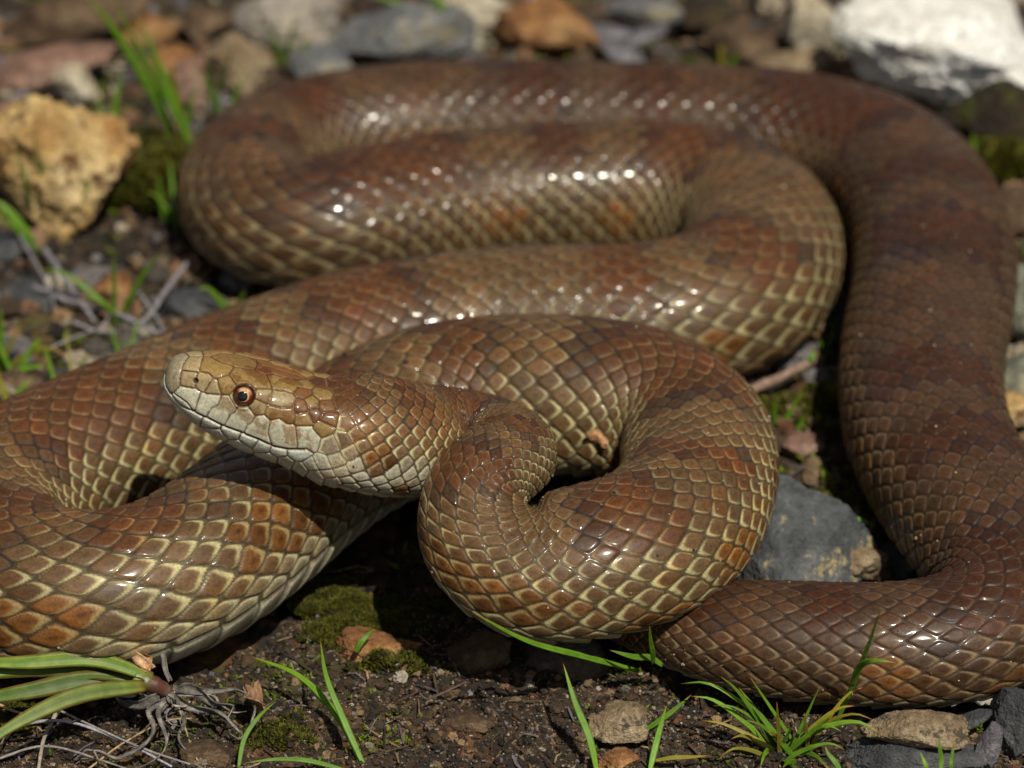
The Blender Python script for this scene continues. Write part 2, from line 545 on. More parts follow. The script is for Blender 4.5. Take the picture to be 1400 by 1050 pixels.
def lattice_colour(i, j, a, th, s):
    """pigment of the scale at lattice place (i, j): centre, rim, gap colours"""
    h1, h2, h3 = hashf(i, j, 11), hashf(i, j, 12), hashf(i, j, 13)
    at_ = np.abs(th)
    rear = sstep(s, 4.0, 8.8)
    cen_ = mixc((.104, .059, .026), (.058, .030, .015), rear)
    cen_ = cen_ * (0.80 + 0.38 * h1 ** 1.4)[..., None] * np.stack([1 + .12 * (h2 - .5), 1 + 0 * h2, 1 - .15 * (h2 - .5)], -1)
    dors = 1 - sstep(at_, 25, 75)
    cen_ = mixc(cen_, cen_ * np.array([1.0, 0.94, 0.86]), dors)
    rim = mixc((.43, .395, .205), (.19, .135, .072), rear)
    rim = mixc(rim, cen_ * 1.45, dors * 0.62 + 0.10)
    rim = rim * (0.85 + 0.3 * h2)[..., None]
    gap = mixc((.028, .015, .008), (.020, .011, .008), rear)
    # pale flanks next to the belly
    low = sstep(at_, 100, 133)
    cen_ = mixc(cen_, (.36, .32, .20), low * 0.75); rim = mixc(rim, (.45, .45, .30), low * 0.8)
    # neck: whitish sides
    nk = (1 - sstep(s, HEAD * 1.2, HEAD * 2.7)) * sstep(at_, 70, 105)
    cen_ = mixc(cen_, (.44, .42, .32), nk * 0.85); rim = mixc(rim, (.50, .50, .40), nk * .85)
    # blotches: saddles across the back, spots in two series along the flank
    per = 7.0
    ph = a / per + 0.25 * np.sin(a * 0.37)
    k = np.floor(ph); f = (ph - k - 0.5) * per
    hk = hashf(k, 5, 5)
    sad = (np.abs(f) < 1.35 + 0.35 * hk) & (at_ < 44 + 14 * hk)
    edge = (np.abs(np.abs(f) - (1.45 + 0.35 * hk)) < 0.42) & (at_ < 50 + 14 * hk)
    cen_ = np.where(sad[..., None], cen_ * np.array([0.78, .56, .46]), cen_)
    rim = np.where(sad[..., None], rim * np.array([0.85, .62, .5]), rim)
    dk = edge * (0.25 + 0.75 * (h3 > 0.5))
    gap = mixc(gap, (.012, .009, .013), dk * .8)
    rim = mixc(rim, np.array((.016, .011, .012)), dk * 0.85)
    cen_ = mixc(cen_, np.array((.024, .012, .008)), dk * 0.45)
    tv = 0 * at_
    for (off, tc, tr, ar) in ((0.5, 84, 17, 1.35), (0.05, 112, 15, 1.1)):
        p2 = ph + off; k2 = np.floor(p2); f2 = (p2 - k2 - 0.5) * per
        hh = hashf(k2, np.sign(th), 21 + tc)
        d = np.hypot(f2 / (ar * (0.7 + 0.7 * hh)), (at_ - tc - 8 * (hh - .5)) / (tr * (0.7 + 0.6 * hashf(k2, np.sign(th), 31))))
        m = (1 - sstep(d, 0.8, 1.15)) * (hh > 0.25)
        vis = m * (1 - 0.45 * rear)
        tv = np.maximum(tv, vis)
        cen_ = mixc(cen_, np.array((.145, .060, .015)) * (0.4 + .8 * h1)[..., None], vis)
        rim = mixc(rim, (.22, .13, .045), vis * 0.7)
        gap = mixc(gap, (.018, .008, .005), vis)
    # napes: rusty band running back from the eye
    nb = (1 - sstep(s, HEAD * 1.5, HEAD * 2.0)) * np.exp(-((at_ - 52) / 22) ** 2)
    cen_ = mixc(cen_, (.16, .072, .022), nb * .7)
    return cen_, rim, gap, np.broadcast_to(tv, at_.shape)

A = np.repeat((aR * KX)[:, None], nT, 1); B = np.repeat((tW / DTH)[None, :], nR, 0)
E = np.zeros((nR, nT)); LX = np.zeros((nR, nT)); COL = np.zeros((nR, nT, 3))
# lattice part
iD = np.abs(tW) <= 13.55 * DTH
b0 = np.round(B); F1 = np.full(A.shape, 1e9); F2 = F1.copy()
F3 = F1.copy(); c3x = np.zeros_like(A); c3y = c3x.copy(); c1x = np.zeros_like(A); c1y = c1x.copy(); c2x = c1x.copy(); c2y = c1x.copy(); ci = c1x.copy(); cj = c1x.copy()
for dj in (-2, -1, 0, 1, 2):
    j = np.clip(b0 + dj, -rows_n, rows_n); half = 0.5 * np.mod(j, 2)
    i0 = np.round(A / KX - half)
    for di in (-1, 0, 1):
        i = i0 + di
        x = (i + half) * KX + 0.16 * (hashf(i, j, 1) - .5); y = j + 0.12 * (hashf(i, j, 2) - .5)
        dx, dy = A - x, B - y
        d = dx * dx + dy * dy
        dup = (ci == i) & (cj == j) & (F1 < 1e8)
        d = np.where(dup, 1e9, d)
        n1 = d < F1; n2 = (~n1) & (d < F2)
        n3 = (~n1) & (~n2) & (d < F3); s2 = n1 | n2
        c3x = np.where(s2, c2x, np.where(n3, x, c3x)); c3y = np.where(s2, c2y, np.where(n3, y, c3y)); F3 = np.where(s2, F2, np.where(n3, d, F3))
        F2 = np.where(n1, F1, np.where(n2, d, F2))
        c2x = np.where(n1, c1x, np.where(n2, x, c2x)); c2y = np.where(n1, c1y, np.where(n2, y, c2y))
        F1 = np.where(n1, d, F1); c1x = np.where(n1, x, c1x); c1y = np.where(n1, y, c1y)
        ci = np.where(n1, i, ci); cj = np.where(n1, j, cj)
E = (F2 - F1) / (2 * np.hypot(c2x - c1x, c2y - c1y) + 1e-9)
E3 = (F3 - F1) / (2 * np.hypot(c3x - c1x, c3y - c1y) + 1e-9)
E = np.maximum(-0.125 * np.log(np.exp(-E / 0.125) + np.exp(-np.minimum(E3, 3) / 0.125)) , 0)
LX = A - c1x; LY = B - c1y
vb = 13.55
E = np.where(iD[None, :], np.minimum(E, (vb - np.abs(B)) * 1.0 + 0.0), E)
LR2 = np.sqrt(F1)
thc = c1y * DTH; sc1 = np.interp(c1x / KX, aS, su)
cc, rr, gg, vv = lattice_colour(ci, cj, c1x / KX, thc, sc1)
# belly plates
Ab = A / KX; pk = np.floor(Ab); pf = Ab - pk
Ev = np.minimum(pf, 1 - pf) * KX
vmask = ~iD[None, :] & np.ones((nR, 1), bool)
E = np.where(vmask, np.minimum(Ev, 1.0), E); LX = np.where(vmask, (pf - .5) * KX, LX)
bc = mixc((.48, .46, .34), (.42, .30, .22), (fbm(X0 * 1.0, 14, 3, 5) > 0.18) * .5) * (0.85 + 0.25 * hashf(pk, 9, 9))[..., None]
cc = np.where(vmask[..., None], bc, cc); rr = np.where(vmask[..., None], bc * 1.08, rr); gg = np.where(vmask[..., None], (.05, .035, .02), gg)

# head part
nh = int(hs.sum())
allx = np.array([(a, b) for a, b, _, _ in ext]); allg = NG + np.arange(len(ext))
ei = np.array([e[2] for e in ext]); ej = np.array([e[3] for e in ext])
SX = np.vstack([sd, allx]); SG = np.concatenate([sg, allg])
es = np.interp(allx[:, 0] / KX, aS, su)
ecc, erc, egc, _ = lattice_colour(ei, ej, allx[:, 0] / KX, allx[:, 1] * DTH, es)
pc = np.vstack([sc_, ecc]); pr = np.vstack([sc_ * 1.12, erc]); pg = np.vstack([np.tile((.035, .010, .004), (len(sc_), 1)), egc])
Ah, Bh = A[:nh], B[:nh]
# measured straight through space, so plates keep their shape on the narrow snout
rH = radius(sR[:nh], np.interp(sR[:nh], su, spine[:, 3]))
q0 = 0.095 * math.radians(DTH)
Dm = np.empty((nh, nT, len(SX)), dtype=np.float32)
ssx = np.interp(SX[:, 0] / KX, aS, su)
SP3 = np.stack([skin_surface(np.array([ssx[k]]), np.array([SX[k, 1] * DTH]))[0, 0] for k in range(len(SX))])
for k in range(len(SX)):
    Dm[:, :, k] = np.sum(((X0[:nh] - SP3[k]) / q0) ** 2, 2)
thm = np.interp(sR[:nh], ML[:, 0], ML[:, 1])[:, None]
above_v = np.abs(tW)[None, :] < thm
mouth_on = (sR[:nh] < ML[-1, 0])[:, None]
seed_up = np.abs(SX[:, 1] * DTH) < np.interp(ssx, ML[:, 0], ML[:, 1])
seed_m = ssx < ML[-1, 0] + 0.004
bad = (above_v[:, :, None] != seed_up[None, None, :]) & mouth_on[:, :, None] & seed_m[None, None, :]
Dm[bad] += 400
k1 = np.argmin(Dm, 2); d1 = np.take_along_axis(Dm, k1[..., None], 2)[..., 0]
same = SG[k1][..., None] == SG[None, None, :]
Dm[same] += 1e6
Dm = np.ascontiguousarray(Dm)
k2 = np.argmin(Dm, 2); d2 = np.take_along_axis(Dm, k2[..., None], 2)[..., 0]
wy = (rH / 0.095).clip(0.15, 1.1)[:, None]
sep = np.linalg.norm(SP3[k1] - SP3[k2], axis=2) / q0 + 1e-6
Eh = (d2 - d1) / (2 * sep)
mdist = np.where(mouth_on, np.abs(np.abs(tW)[None, :] - thm) / DTH * wy, 9)
Eh = np.minimum(Eh, mdist * 0.8)
LXh = Ah - SX[k1, 0]
big = SG[k1] < NG
wgt = (1 - sstep(sR[:nh], HEAD * 1.08, HEAD * 1.2))[:, None] * np.ones((1, nT))
useh = (sR[:nh] < HEAD * 1.14)[:, None] & np.ones((1, nT), bool)
throat = (np.abs(tW)[None, :] > 150) & useh
E[:nh] = np.where(useh, Eh, E[:nh]); LX[:nh] = np.where(useh, np.where(big, 0, LXh), LX[:nh])
cc[:nh] = np.where(useh[..., None], pc[k1], cc[:nh]); rr[:nh] = np.where(useh[..., None], pr[k1], rr[:nh]); gg[:nh] = np.where(useh[..., None], pg[k1], gg[:nh])
tw_ = sstep(np.abs(tW), 118, 140)[None, :] * (sR[:nh] < HEAD * 1.14)[:, None]
cc[:nh] = mixc(cc[:nh], WHITE, tw_); rr[:nh] = mixc(rr[:nh], WHITE, tw_)
bigf = np.zeros((nR, nT), bool); bigf[:nh] = big & useh
# mottling on the cheek and crown plates
hn = fbm(X0[:nh], 38, 4, 77)
spot = sstep(hn, 0.02, 0.20) * big * useh * (np.abs(tW)[None, :] < 96) * (sR[:nh][:, None] > HEAD * .33)
cc[:nh] = mixc(cc[:nh], cc[:nh] * np.array([.52, .34, .22]), spot * .75); rr[:nh] = mixc(rr[:nh], rr[:nh] * np.array([.8, .6, .45]), spot * .8)

# pigment from the distance to the scale's edge
wob = fbm(X0, 34, 2, 31) * 0.08
Ew = E + wob
lineW = np.where(bigf, 0.075, 0.055)
flank = sstep(np.abs(tW), 35, 80)[None, :]
ant = sstep(-LX, -0.35, 0.75)                                    # the fore part of every scale is the pale one
rimW = np.where(bigf, 0.26, 0.09 + (0.12 + 0.20 * flank) * ant)
t_rim = sstep(Ew, rimW * 0.55, rimW * 1.15)
t_gap = 1 - sstep(E, lineW * 0.7, lineW * 1.8)
COL = mixc(mixc(rr, cc, np.where(bigf, 0, (1 - ant) * .55)), cc, t_rim)
COL = COL * (1 - 0.22 * np.where(bigf, 0, sstep(E, .38, .52) * (1 - sstep(E, .52, .75))))[..., None]
core = sstep(E, .34, .62) * (vv * .62 + (1 - vv) * .14 * hashf(ci, cj, 77)) * np.where(bigf | vmask, 0, 1) * sstep(fbm(X0, 26, 2, 43), -.5, .25)
COL = COL * (1 - core[..., None] * np.array([.72, .85, .9]))
COL = mixc(COL, COL * np.array([1.3, .95, .6]), sstep(fbm(X0, 15, 3, 44), .15, .4) * .35 * np.where(bigf, 0, 1))
COL = mixc(COL, gg, t_gap * 0.85)
COL = COL * (1 + 0.22 * fbm(X0, 9, 3, 41))[..., None]
COL = np.clip(COL, 0.002, 0.9)

# relief
rloc = radius(sR, np.interp(sR, su, spine[:, 3]))
Q = (rloc * math.radians(DTH))[:, None]
rise = sstep(E, 0.0, 0.17)
dome = 1 - np.clip(E / 0.9, 0, 1); dome = 1 - dome * dome
H = Q * (0.075 * rise + 0.030 * dome + 0.080 * np.clip(LX, -1, 1) * rise)
H = np.where(vmask, Q * (0.14 * rise + 0.16 * (LX)), H)
Hh = 0.0019 * sstep(Eh, 0, .22) + 0.0011 * (1 - (1 - np.clip(Eh / 1.2, 0, 1)) ** 2)
H[:nh] = np.where(useh & big, Hh, H[:nh] * np.clip(rH / .05, 0, 1)[:, None])
# lip groove
H[:nh] -= 0.0030 * np.exp(-(mdist / 0.16) ** 2)
COL[:nh] = mixc(COL[:nh], (.07, .03, .015), 0.85 * np.exp(-(mdist / 0.13) ** 2))
# slack skin: slow swellings and a little sag
H += rloc[:, None] * 0.018 * fbm(X0, 3.0, 3, 51) + rloc[:, None] * .006 * fbm(X0, 14, 2, 52)
# eye socket and nostril
eye_s, eye_t = on_head(515, 395)
nos_s, nos_t = on_head(262, 312)
def near(s_, t_):
    out = []
    for sg_ in (1, -1):
        k = np.argmin(np.abs(sR - s_)), np.argmin(np.abs(tW - sg_ * t_))
        out.append((X0[k], Nrm[k]))
    return out
EYE_R = 0.0200
for c0, n0 in near(eye_s, eye_t):
    d = np.linalg.norm(X0[:nh] - c0, axis=2)
    H[:nh] -= 0.0125 * (1 - sstep(d, EYE_R * .72, EYE_R * 1.08))
    H[:nh] += 0.0026 * np.exp(-((d - EYE_R * 1.12) / (EYE_R * .16)) ** 2)
    COL[:nh] = mixc(COL[:nh], (.05, .02, .012), 1 - sstep(d, EYE_R * .95, EYE_R * 1.08))
    upx = c0 + np.array([0.0, 0.006, 0.020])                     # the brow shield juts out over the eye
    dv = (X0[:nh] - upx) * np.array([.55, 1, 1.25])
    H[:nh] += 0.0085 * np.exp(-(np.linalg.norm(dv, axis=2) / .0085) ** 2)
for c0, n0 in near(nos_s, nos_t):
    d = np.linalg.norm(X0[:nh] - c0, axis=2)
    H[:nh] -= 0.0065 * (1 - sstep(d, .0022, .0060))
    COL[:nh] = mixc(COL[:nh], (.03, .012, .008), 1 - sstep(d, .003, .0066))
X = X0 + Nrm * H[..., None]
V = X.reshape(-1, 3)
F = grid_faces(nR, nT, True)
flip = np.mean(np.sum(np.cross(V[F[50000:50500, 1]] - V[F[50000:50500, 0]], V[F[50000:50500, 2]] - V[F[50000:50500, 0]]) * Nrm.reshape(-1, 3)[F[50000:50500, 0]], axis=1)) < 0
if flip: F = F[:, ::-1]
snake = empty('snake', tuple(np.array([spine[900, 0], spine[900, 1], 0.0])))
tag(snake, 'brown scaly snake coiled in loops over the stony soil, head raised at left', 'snake')
org = np.array(snake.location)
body = mesh_obj('body', V - org, F, M_SKIN, snake, COL.reshape(-1, 3))

def eye_mats():
    t = NT('iris_skin'); a = t.attr(); n = t.noise(220, 4, .7)
    c = t.mix(a.outputs['Color'], t.ramp(n, [(.3, (.55,) * 3), (.7, (1.4,) * 3)]), 1.0, 'MULTIPLY')
    t.set(Base_Color=c, Roughness=0.08, Coat_Weight=1.0, Coat_Roughness=0.02)
    p = NT('pupil_black'); p.set(Base_Color=(.002, .002, .002), Roughness=0.05, Coat_Weight=1.0, Coat_Roughness=0.02)
    return t.m, p.m
M_IRIS, M_PUPIL = eye_mats()

def dome_mesh(R, a0, a1, n=28, m=64):
    """part of a ball of radius R about +z, from polar angle a0 to a1"""
    t = np.linspace(a0, a1, n)[:, None]; p = np.linspace(0, 2 * pi, m, endpoint=False)[None, :]
    V = np.stack([R * np.sin(t) * np.cos(p), R * np.sin(t) * np.sin(p), R * np.cos(t) + 0 * p], -1).reshape(-1, 3)
    return V, grid_faces(n, m, True)[:, ::-1], np.repeat(t[:, 0], m)

from mathutils import Matrix
for q, (c0, n0) in enumerate(near(eye_s, eye_t)):
    R = EYE_R * 1.02
    zc = Vector(n0).normalized()
    if q == 0:
        xc = Vector((1, 0, 0)) - zc * zc.x
    else:
        xc = Vector((1, 0, 0)) - zc * zc.x
    xc.normalize(); yc = zc.cross(xc)
    Mx = Matrix((xc, yc, zc)).transposed()
    pos = c0 - np.array(zc) * R * 0.66 - org
    Ve, Fe, tt = dome_mesh(R, 0.0005, 1.9)
    ph = np.tile(np.linspace(0, 2 * pi, 64, endpoint=False), 28)
    c = mixc(np.tile((.42, .25, .10), (len(tt), 1)), (.085, .014, .006), sstep(tt, .50, .56))
    c = mixc(c, (.62, .40, .20), sstep(np.sin(ph + .3), .25, .95) * sstep(tt, .35, .5) * (1 - sstep(tt, .75, .95)) * .75)  # bright upper iris: light from above painted into the eye colour
    c = mixc(c, (.03, .008, .004), sstep(tt, .92, 1.12))
    eye = mesh_obj('eye', Ve @ np.array(Mx).T + pos, Fe, M_IRIS, snake, c)
    Vp, Fp, _ = dome_mesh(R * 1.006, 0.0005, 0.47, 10, 40)
    tilt = Matrix.Rotation(radians(-6), 3, yc)
    pupil = mesh_obj('pupil', (Vp @ np.array(Mx).T) @ np.array(tilt).T + pos, Fp, M_PUPIL, eye)

# ------------------------------------------------------------------ ground
def grow(a, b, step, far, ratio=1.35):
    core = np.arange(a, b + step / 2, step)
    lo, hi = [], []
    d = step
    x = core[0]
    while x > -far: d *= ratio; x -= d; lo.append(x)
    d = step; x = core[-1]
    while x < far: d *= ratio; x += d; hi.append(x)
    return np.concatenate([lo[::-1], core, hi])

gx = grow(-1.55, 1.6, 0.0070, 260)
yn = np.arange(-1.22, -0.30, 0.0055); yf = np.arange(-0.30, 2.6, 0.0105)
gy = np.concatenate([grow(-1.22, -1.21, 0.0055, 260)[:-1][:30], []])
lo = []; d = .006; y = -1.22
while y > -260: d *= 1.35; y -= d; lo.append(y)
hi = []; d = .0105; y = yf[-1]
while y < 400: d *= 1.35; y += d; hi.append(y)
gy = np.concatenate([lo[::-1], yn, yf, hi])
GX, GY = np.meshgrid(gx, gy)
GP = np.stack([GX, GY, 0 * GX], -1)

coarse = spine[::14]
def snake_dist(P):
    """horizontal distance to the nearest stretch of snake and that stretch's radius"""
    best = np.full(len(P), 9.0); rb = np.zeros(len(P))
    low = coarse[coarse[:, 2] - .84 * coarse[:, 3] < 0.045]
    for k in range(0, len(P), 40000):
        q = P[k:k + 40000]
        d = np.hypot(q[:, None, 0] - low[None, :, 0], q[:, None, 1] - low[None, :, 1]) - low[None, :, 3]
        i = np.argmin(d, 1); best[k:k + 40000] = d[np.arange(len(q)), i]; rb[k:k + 40000] = low[i, 3]
    return best

def ground_h(P, d=None):
    if d is None: d = snake_dist(P.reshape(-1, 3)).reshape(P.shape[:-1])
    near_ = 1 - sstep(d, -0.12, -0.02)
    h = ground_raw(P)
    h = h * (1 - .45 * near_) + near_ * -0.004
    return np.minimum(h, np.where(d < -0.07, -0.003, np.where(d < -0.03, 0.006, 9)))

def ground_raw(P):
    warp = P + 0.03 * np.stack([fbm(P, 6, 2, 201), fbm(P, 6, 2, 202), 0 * P[..., 0]], -1)
    big = fbm(P, 2.0, 3, 101)
    cl = fbm(warp, 9, 3, 102, 0.55, True)
    cr = fbm(warp, 26, 3, 103, 0.6)
    fn = fbm(P, 85, 2, 104, 0.6)
    return 0.028 * big + 0.036 * cl + 0.027 * cr + 0.0075 * fn - 0.035

fl = GP.reshape(-1, 3)
inn = (np.abs(fl[:, 0]) < 2.4) & (fl[:, 1] > -1.6) & (fl[:, 1] < 3.2)
hh = np.full(len(fl), -0.03); dd = np.full(len(fl), 9.0)
dd[inn] = snake_dist(fl[inn]); hh[inn] = ground_h(fl[inn], dd[inn])
far_ = np.hypot(fl[:, 0], fl[:, 1] - 0.5)
fl = fl.copy(); fl[:, 2] = hh
def soil_colour(P, h):
    n = fbm(P, 5, 3, 111); n2 = fbm(P, 30, 3, 112); n3 = fbm(P, 90, 2, 113)
    c = mixc((.010, .007, .005), (.045, .028, .016), sstep(n + .4 * n2, -0.3, .5))
    c = mixc(c, (.13, .085, .045), sstep(n2 + .5 * n3, .26, .55) * .8)
    c = mixc(c, (.15, .06, .02), sstep(fbm(P, 7, 3, 114), .30, .5) * .45)
    c = mixc(c, (.045, .05, .006), sstep(fbm(P, 4, 4, 115) + .5 * n3, .30, .50) * .5)
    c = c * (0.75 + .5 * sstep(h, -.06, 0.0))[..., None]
    return c
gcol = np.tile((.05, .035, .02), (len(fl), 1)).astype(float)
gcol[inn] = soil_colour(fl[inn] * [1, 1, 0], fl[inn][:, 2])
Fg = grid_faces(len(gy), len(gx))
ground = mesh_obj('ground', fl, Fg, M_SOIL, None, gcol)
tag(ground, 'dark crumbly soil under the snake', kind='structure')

def gz(x, y):
    P = np.array([[x, y, 0.0]])
    return float(ground_h(P)[0])

# ------------------------------------------------------------------ stones
def ico(n):
    t = (1 + 5 ** .5) / 2
    V = [(-1, t, 0), (1, t, 0), (-1, -t, 0), (1, -t, 0), (0, -1, t), (0, 1, t), (0, -1, -t), (0, 1, -t), (t, 0, -1), (t, 0, 1), (-t, 0, -1), (-t, 0, 1)]
    F = [(0, 11, 5), (0, 5, 1), (0, 1, 7), (0, 7, 10), (0, 10, 11), (1, 5, 9), (5, 11, 4), (11, 10, 2), (10, 7, 6), (7, 1, 8), (3, 9, 4), (3, 4, 2), (3, 2, 6), (3, 6, 8), (3, 8, 9), (4, 9, 5), (2, 4, 11), (6, 2, 10), (8, 6, 7), (9, 8, 1)]
    V = np.array(V, float); V /= np.linalg.norm(V, axis=1, keepdims=True); F = np.array(F)
    for _ in range(n):
        e = np.sort(np.concatenate([F[:, [0, 1]], F[:, [1, 2]], F[:, [2, 0]]]), 1)
        ue, inv = np.unique(e, axis=0, return_inverse=True); inv = inv.ravel()
        mid = V[ue].mean(1); mid /= np.linalg.norm(mid, axis=1, keepdims=True)
        k = len(F); m = inv + len(V)
        a, b, c = m[:k], m[k:2 * k], m[2 * k:]
        V = np.vstack([V, mid])
        F = np.vstack([np.stack([F[:, 0], a, c], 1), np.stack([F[:, 1], b, a], 1), np.stack([F[:, 2], c, b], 1), np.stack([a, b, c], 1)])
    return V, F
ICO = {n: ico(n) for n in (1, 2, 3, 4, 5)}

def rock_shape(seed, sx, sy, sz, n=5, planes=16, soft=18, rough=0.05, yaw=0.0):
    r_ = np.random.default_rng(seed)
    V, F = ICO[n]
    N = r_.normal(size=(planes, 3)); N /= np.linalg.norm(N, axis=1, keepdims=True)
    h = r_.uniform(0.72, 1.05, planes)
    d = np.clip(V @ N.T, 1e-3, None) / h
    rad = 1.0 / (np.sum(d ** soft, 1) ** (1.0 / soft))
    rad = np.minimum(rad, 1.35)
    P = V * rad[:, None]
    o = np.array([seed * 1.37 % 50, seed * 2.11 % 50, 3.3])
    P = P * (1 + rough * fbm(P + o, 2.2, 4, seed) + rough * .45 * fbm(P + o, 9, 3, seed + 3, .6, True) + rough * .22 * fbm(P + o, 26, 2, seed + 5))[:, None]
    P /= (P.max(0) - P.min(0)) / 2; P -= (P.max(0) + P.min(0)) / 2
    P = P * np.array([sx, sy, sz])
    c, s_ = math.cos(yaw), math.sin(yaw)
    return P @ np.array([[c, s_, 0], [-s_, c, 0], [0, 0, 1]]), F

MS = {
 'yellow': mat_stone('yellow_rock', (.32, .15, .045), (.52, .35, .14), (.64, .51, .28), 4.5, .85, (.15, .07, .025)),
 'cream': mat_stone('cream_rock', (.36, .29, .20), (.52, .45, .33), (.62, .57, .45), 5, .8),
 'greycream': mat_stone('grey_cream_rock', (.22, .20, .18), (.36, .32, .27), (.50, .44, .35), 5, .8, (.10, .09, .08)),
 'slate': mat_stone('blue_grey_rock', (.030, .032, .038), (.060, .064, .072), (.13, .13, .13), 6, .65, None, .5),
 'slatelichen': mat_stone('patched_blue_grey_rock', (.035, .039, .046), (.085, .092, .10), (.17, .175, .18), 5, .65, (.42, .34, .18), .5),
 'blue': mat_stone('pale_blue_grey_rock', (.09, .095, .105), (.16, .165, .17), (.28, .27, .25), 5, .7, (.30, .26, .17)),
 'orange': mat_stone('orange_brown_rock', (.12, .05, .02), (.30, .14, .05), (.45, .28, .13), 5, .8),
 'brown': mat_stone('brown_rock', (.05, .030, .018), (.13, .08, .045), (.26, .18, .11), 8, .8),
 'tan': mat_stone('tan_rock', (.20, .13, .07), (.34, .25, .15), (.48, .38, .25), 8, .85, (.12, .09, .06)),
 'white': mat_stone('white_rock', (.66, .63, .55), (.88, .87, .84), (.93, .93, .92), 4, .7),
 'pink': mat_stone('pinkish_brown_rock', (.13, .065, .045), (.26, .15, .11), (.38, .26, .20), 5, .8),
 'lilac': mat_stone('lilac_grey_flake', (.09, .085, .10), (.18, .17, .19), (.30, .29, .31), 7, .7),
 'greybrown': mat_stone('grey_brown_rock', (.05, .05, .05), (.12, .10, .08), (.24, .17, .11), 7, .8),
 'mossrock': mat_stone('mossy_rock', (.012, .010, .007), (.035, .024, .014), (.09, .055, .025), 7, .85, (.05, .06, .008)),
 'greenish': mat_stone('grey_green_rock', (.10, .11, .085), (.20, .21, .16), (.36, .34, .25), 5, .8, (.40, .33, .20)),
}

def stone(px, py, w, h, mat, label, seed, z=0.0, zr=0.7, yr=0.8, yaw=0.0, n=5, rough=.13, planes=11, soft=34, name='stone', cat='stone', tilt=(0, 0), group=None):
    """w, h: size in photograph pixels; z: height of the stone's middle"""
    p = at(px, py, z); u = pxs(p)
    sx = w / 2 * u
    # image height of an ellipsoid: sqrt((sy sin)^2 + (sz cos)^2)
    el = math.atan2(CAM[2] - p[2], p[1] - CAM[1])
    hz = h / 2 * u
    k = hz / math.hypot(yr * math.sin(el), zr * math.cos(el))
    V, F = rock_shape(seed, sx, yr * k, zr * k, n, planes, soft, rough, 0)
    if tilt != (0, 0):
        Rm = np.array(Matrix.Rotation(radians(tilt[0]), 3, 'X') @ Matrix.Rotation(radians(tilt[1]), 3, 'Y'))
        V = V @ Rm.T
    if yaw:
        V = V @ np.array(Matrix.Rotation(radians(yaw), 3, 'Z')).T
    o = mesh_obj(name, V, F, MS[mat])
    o.location = p
    return tag(o, label, cat, group)

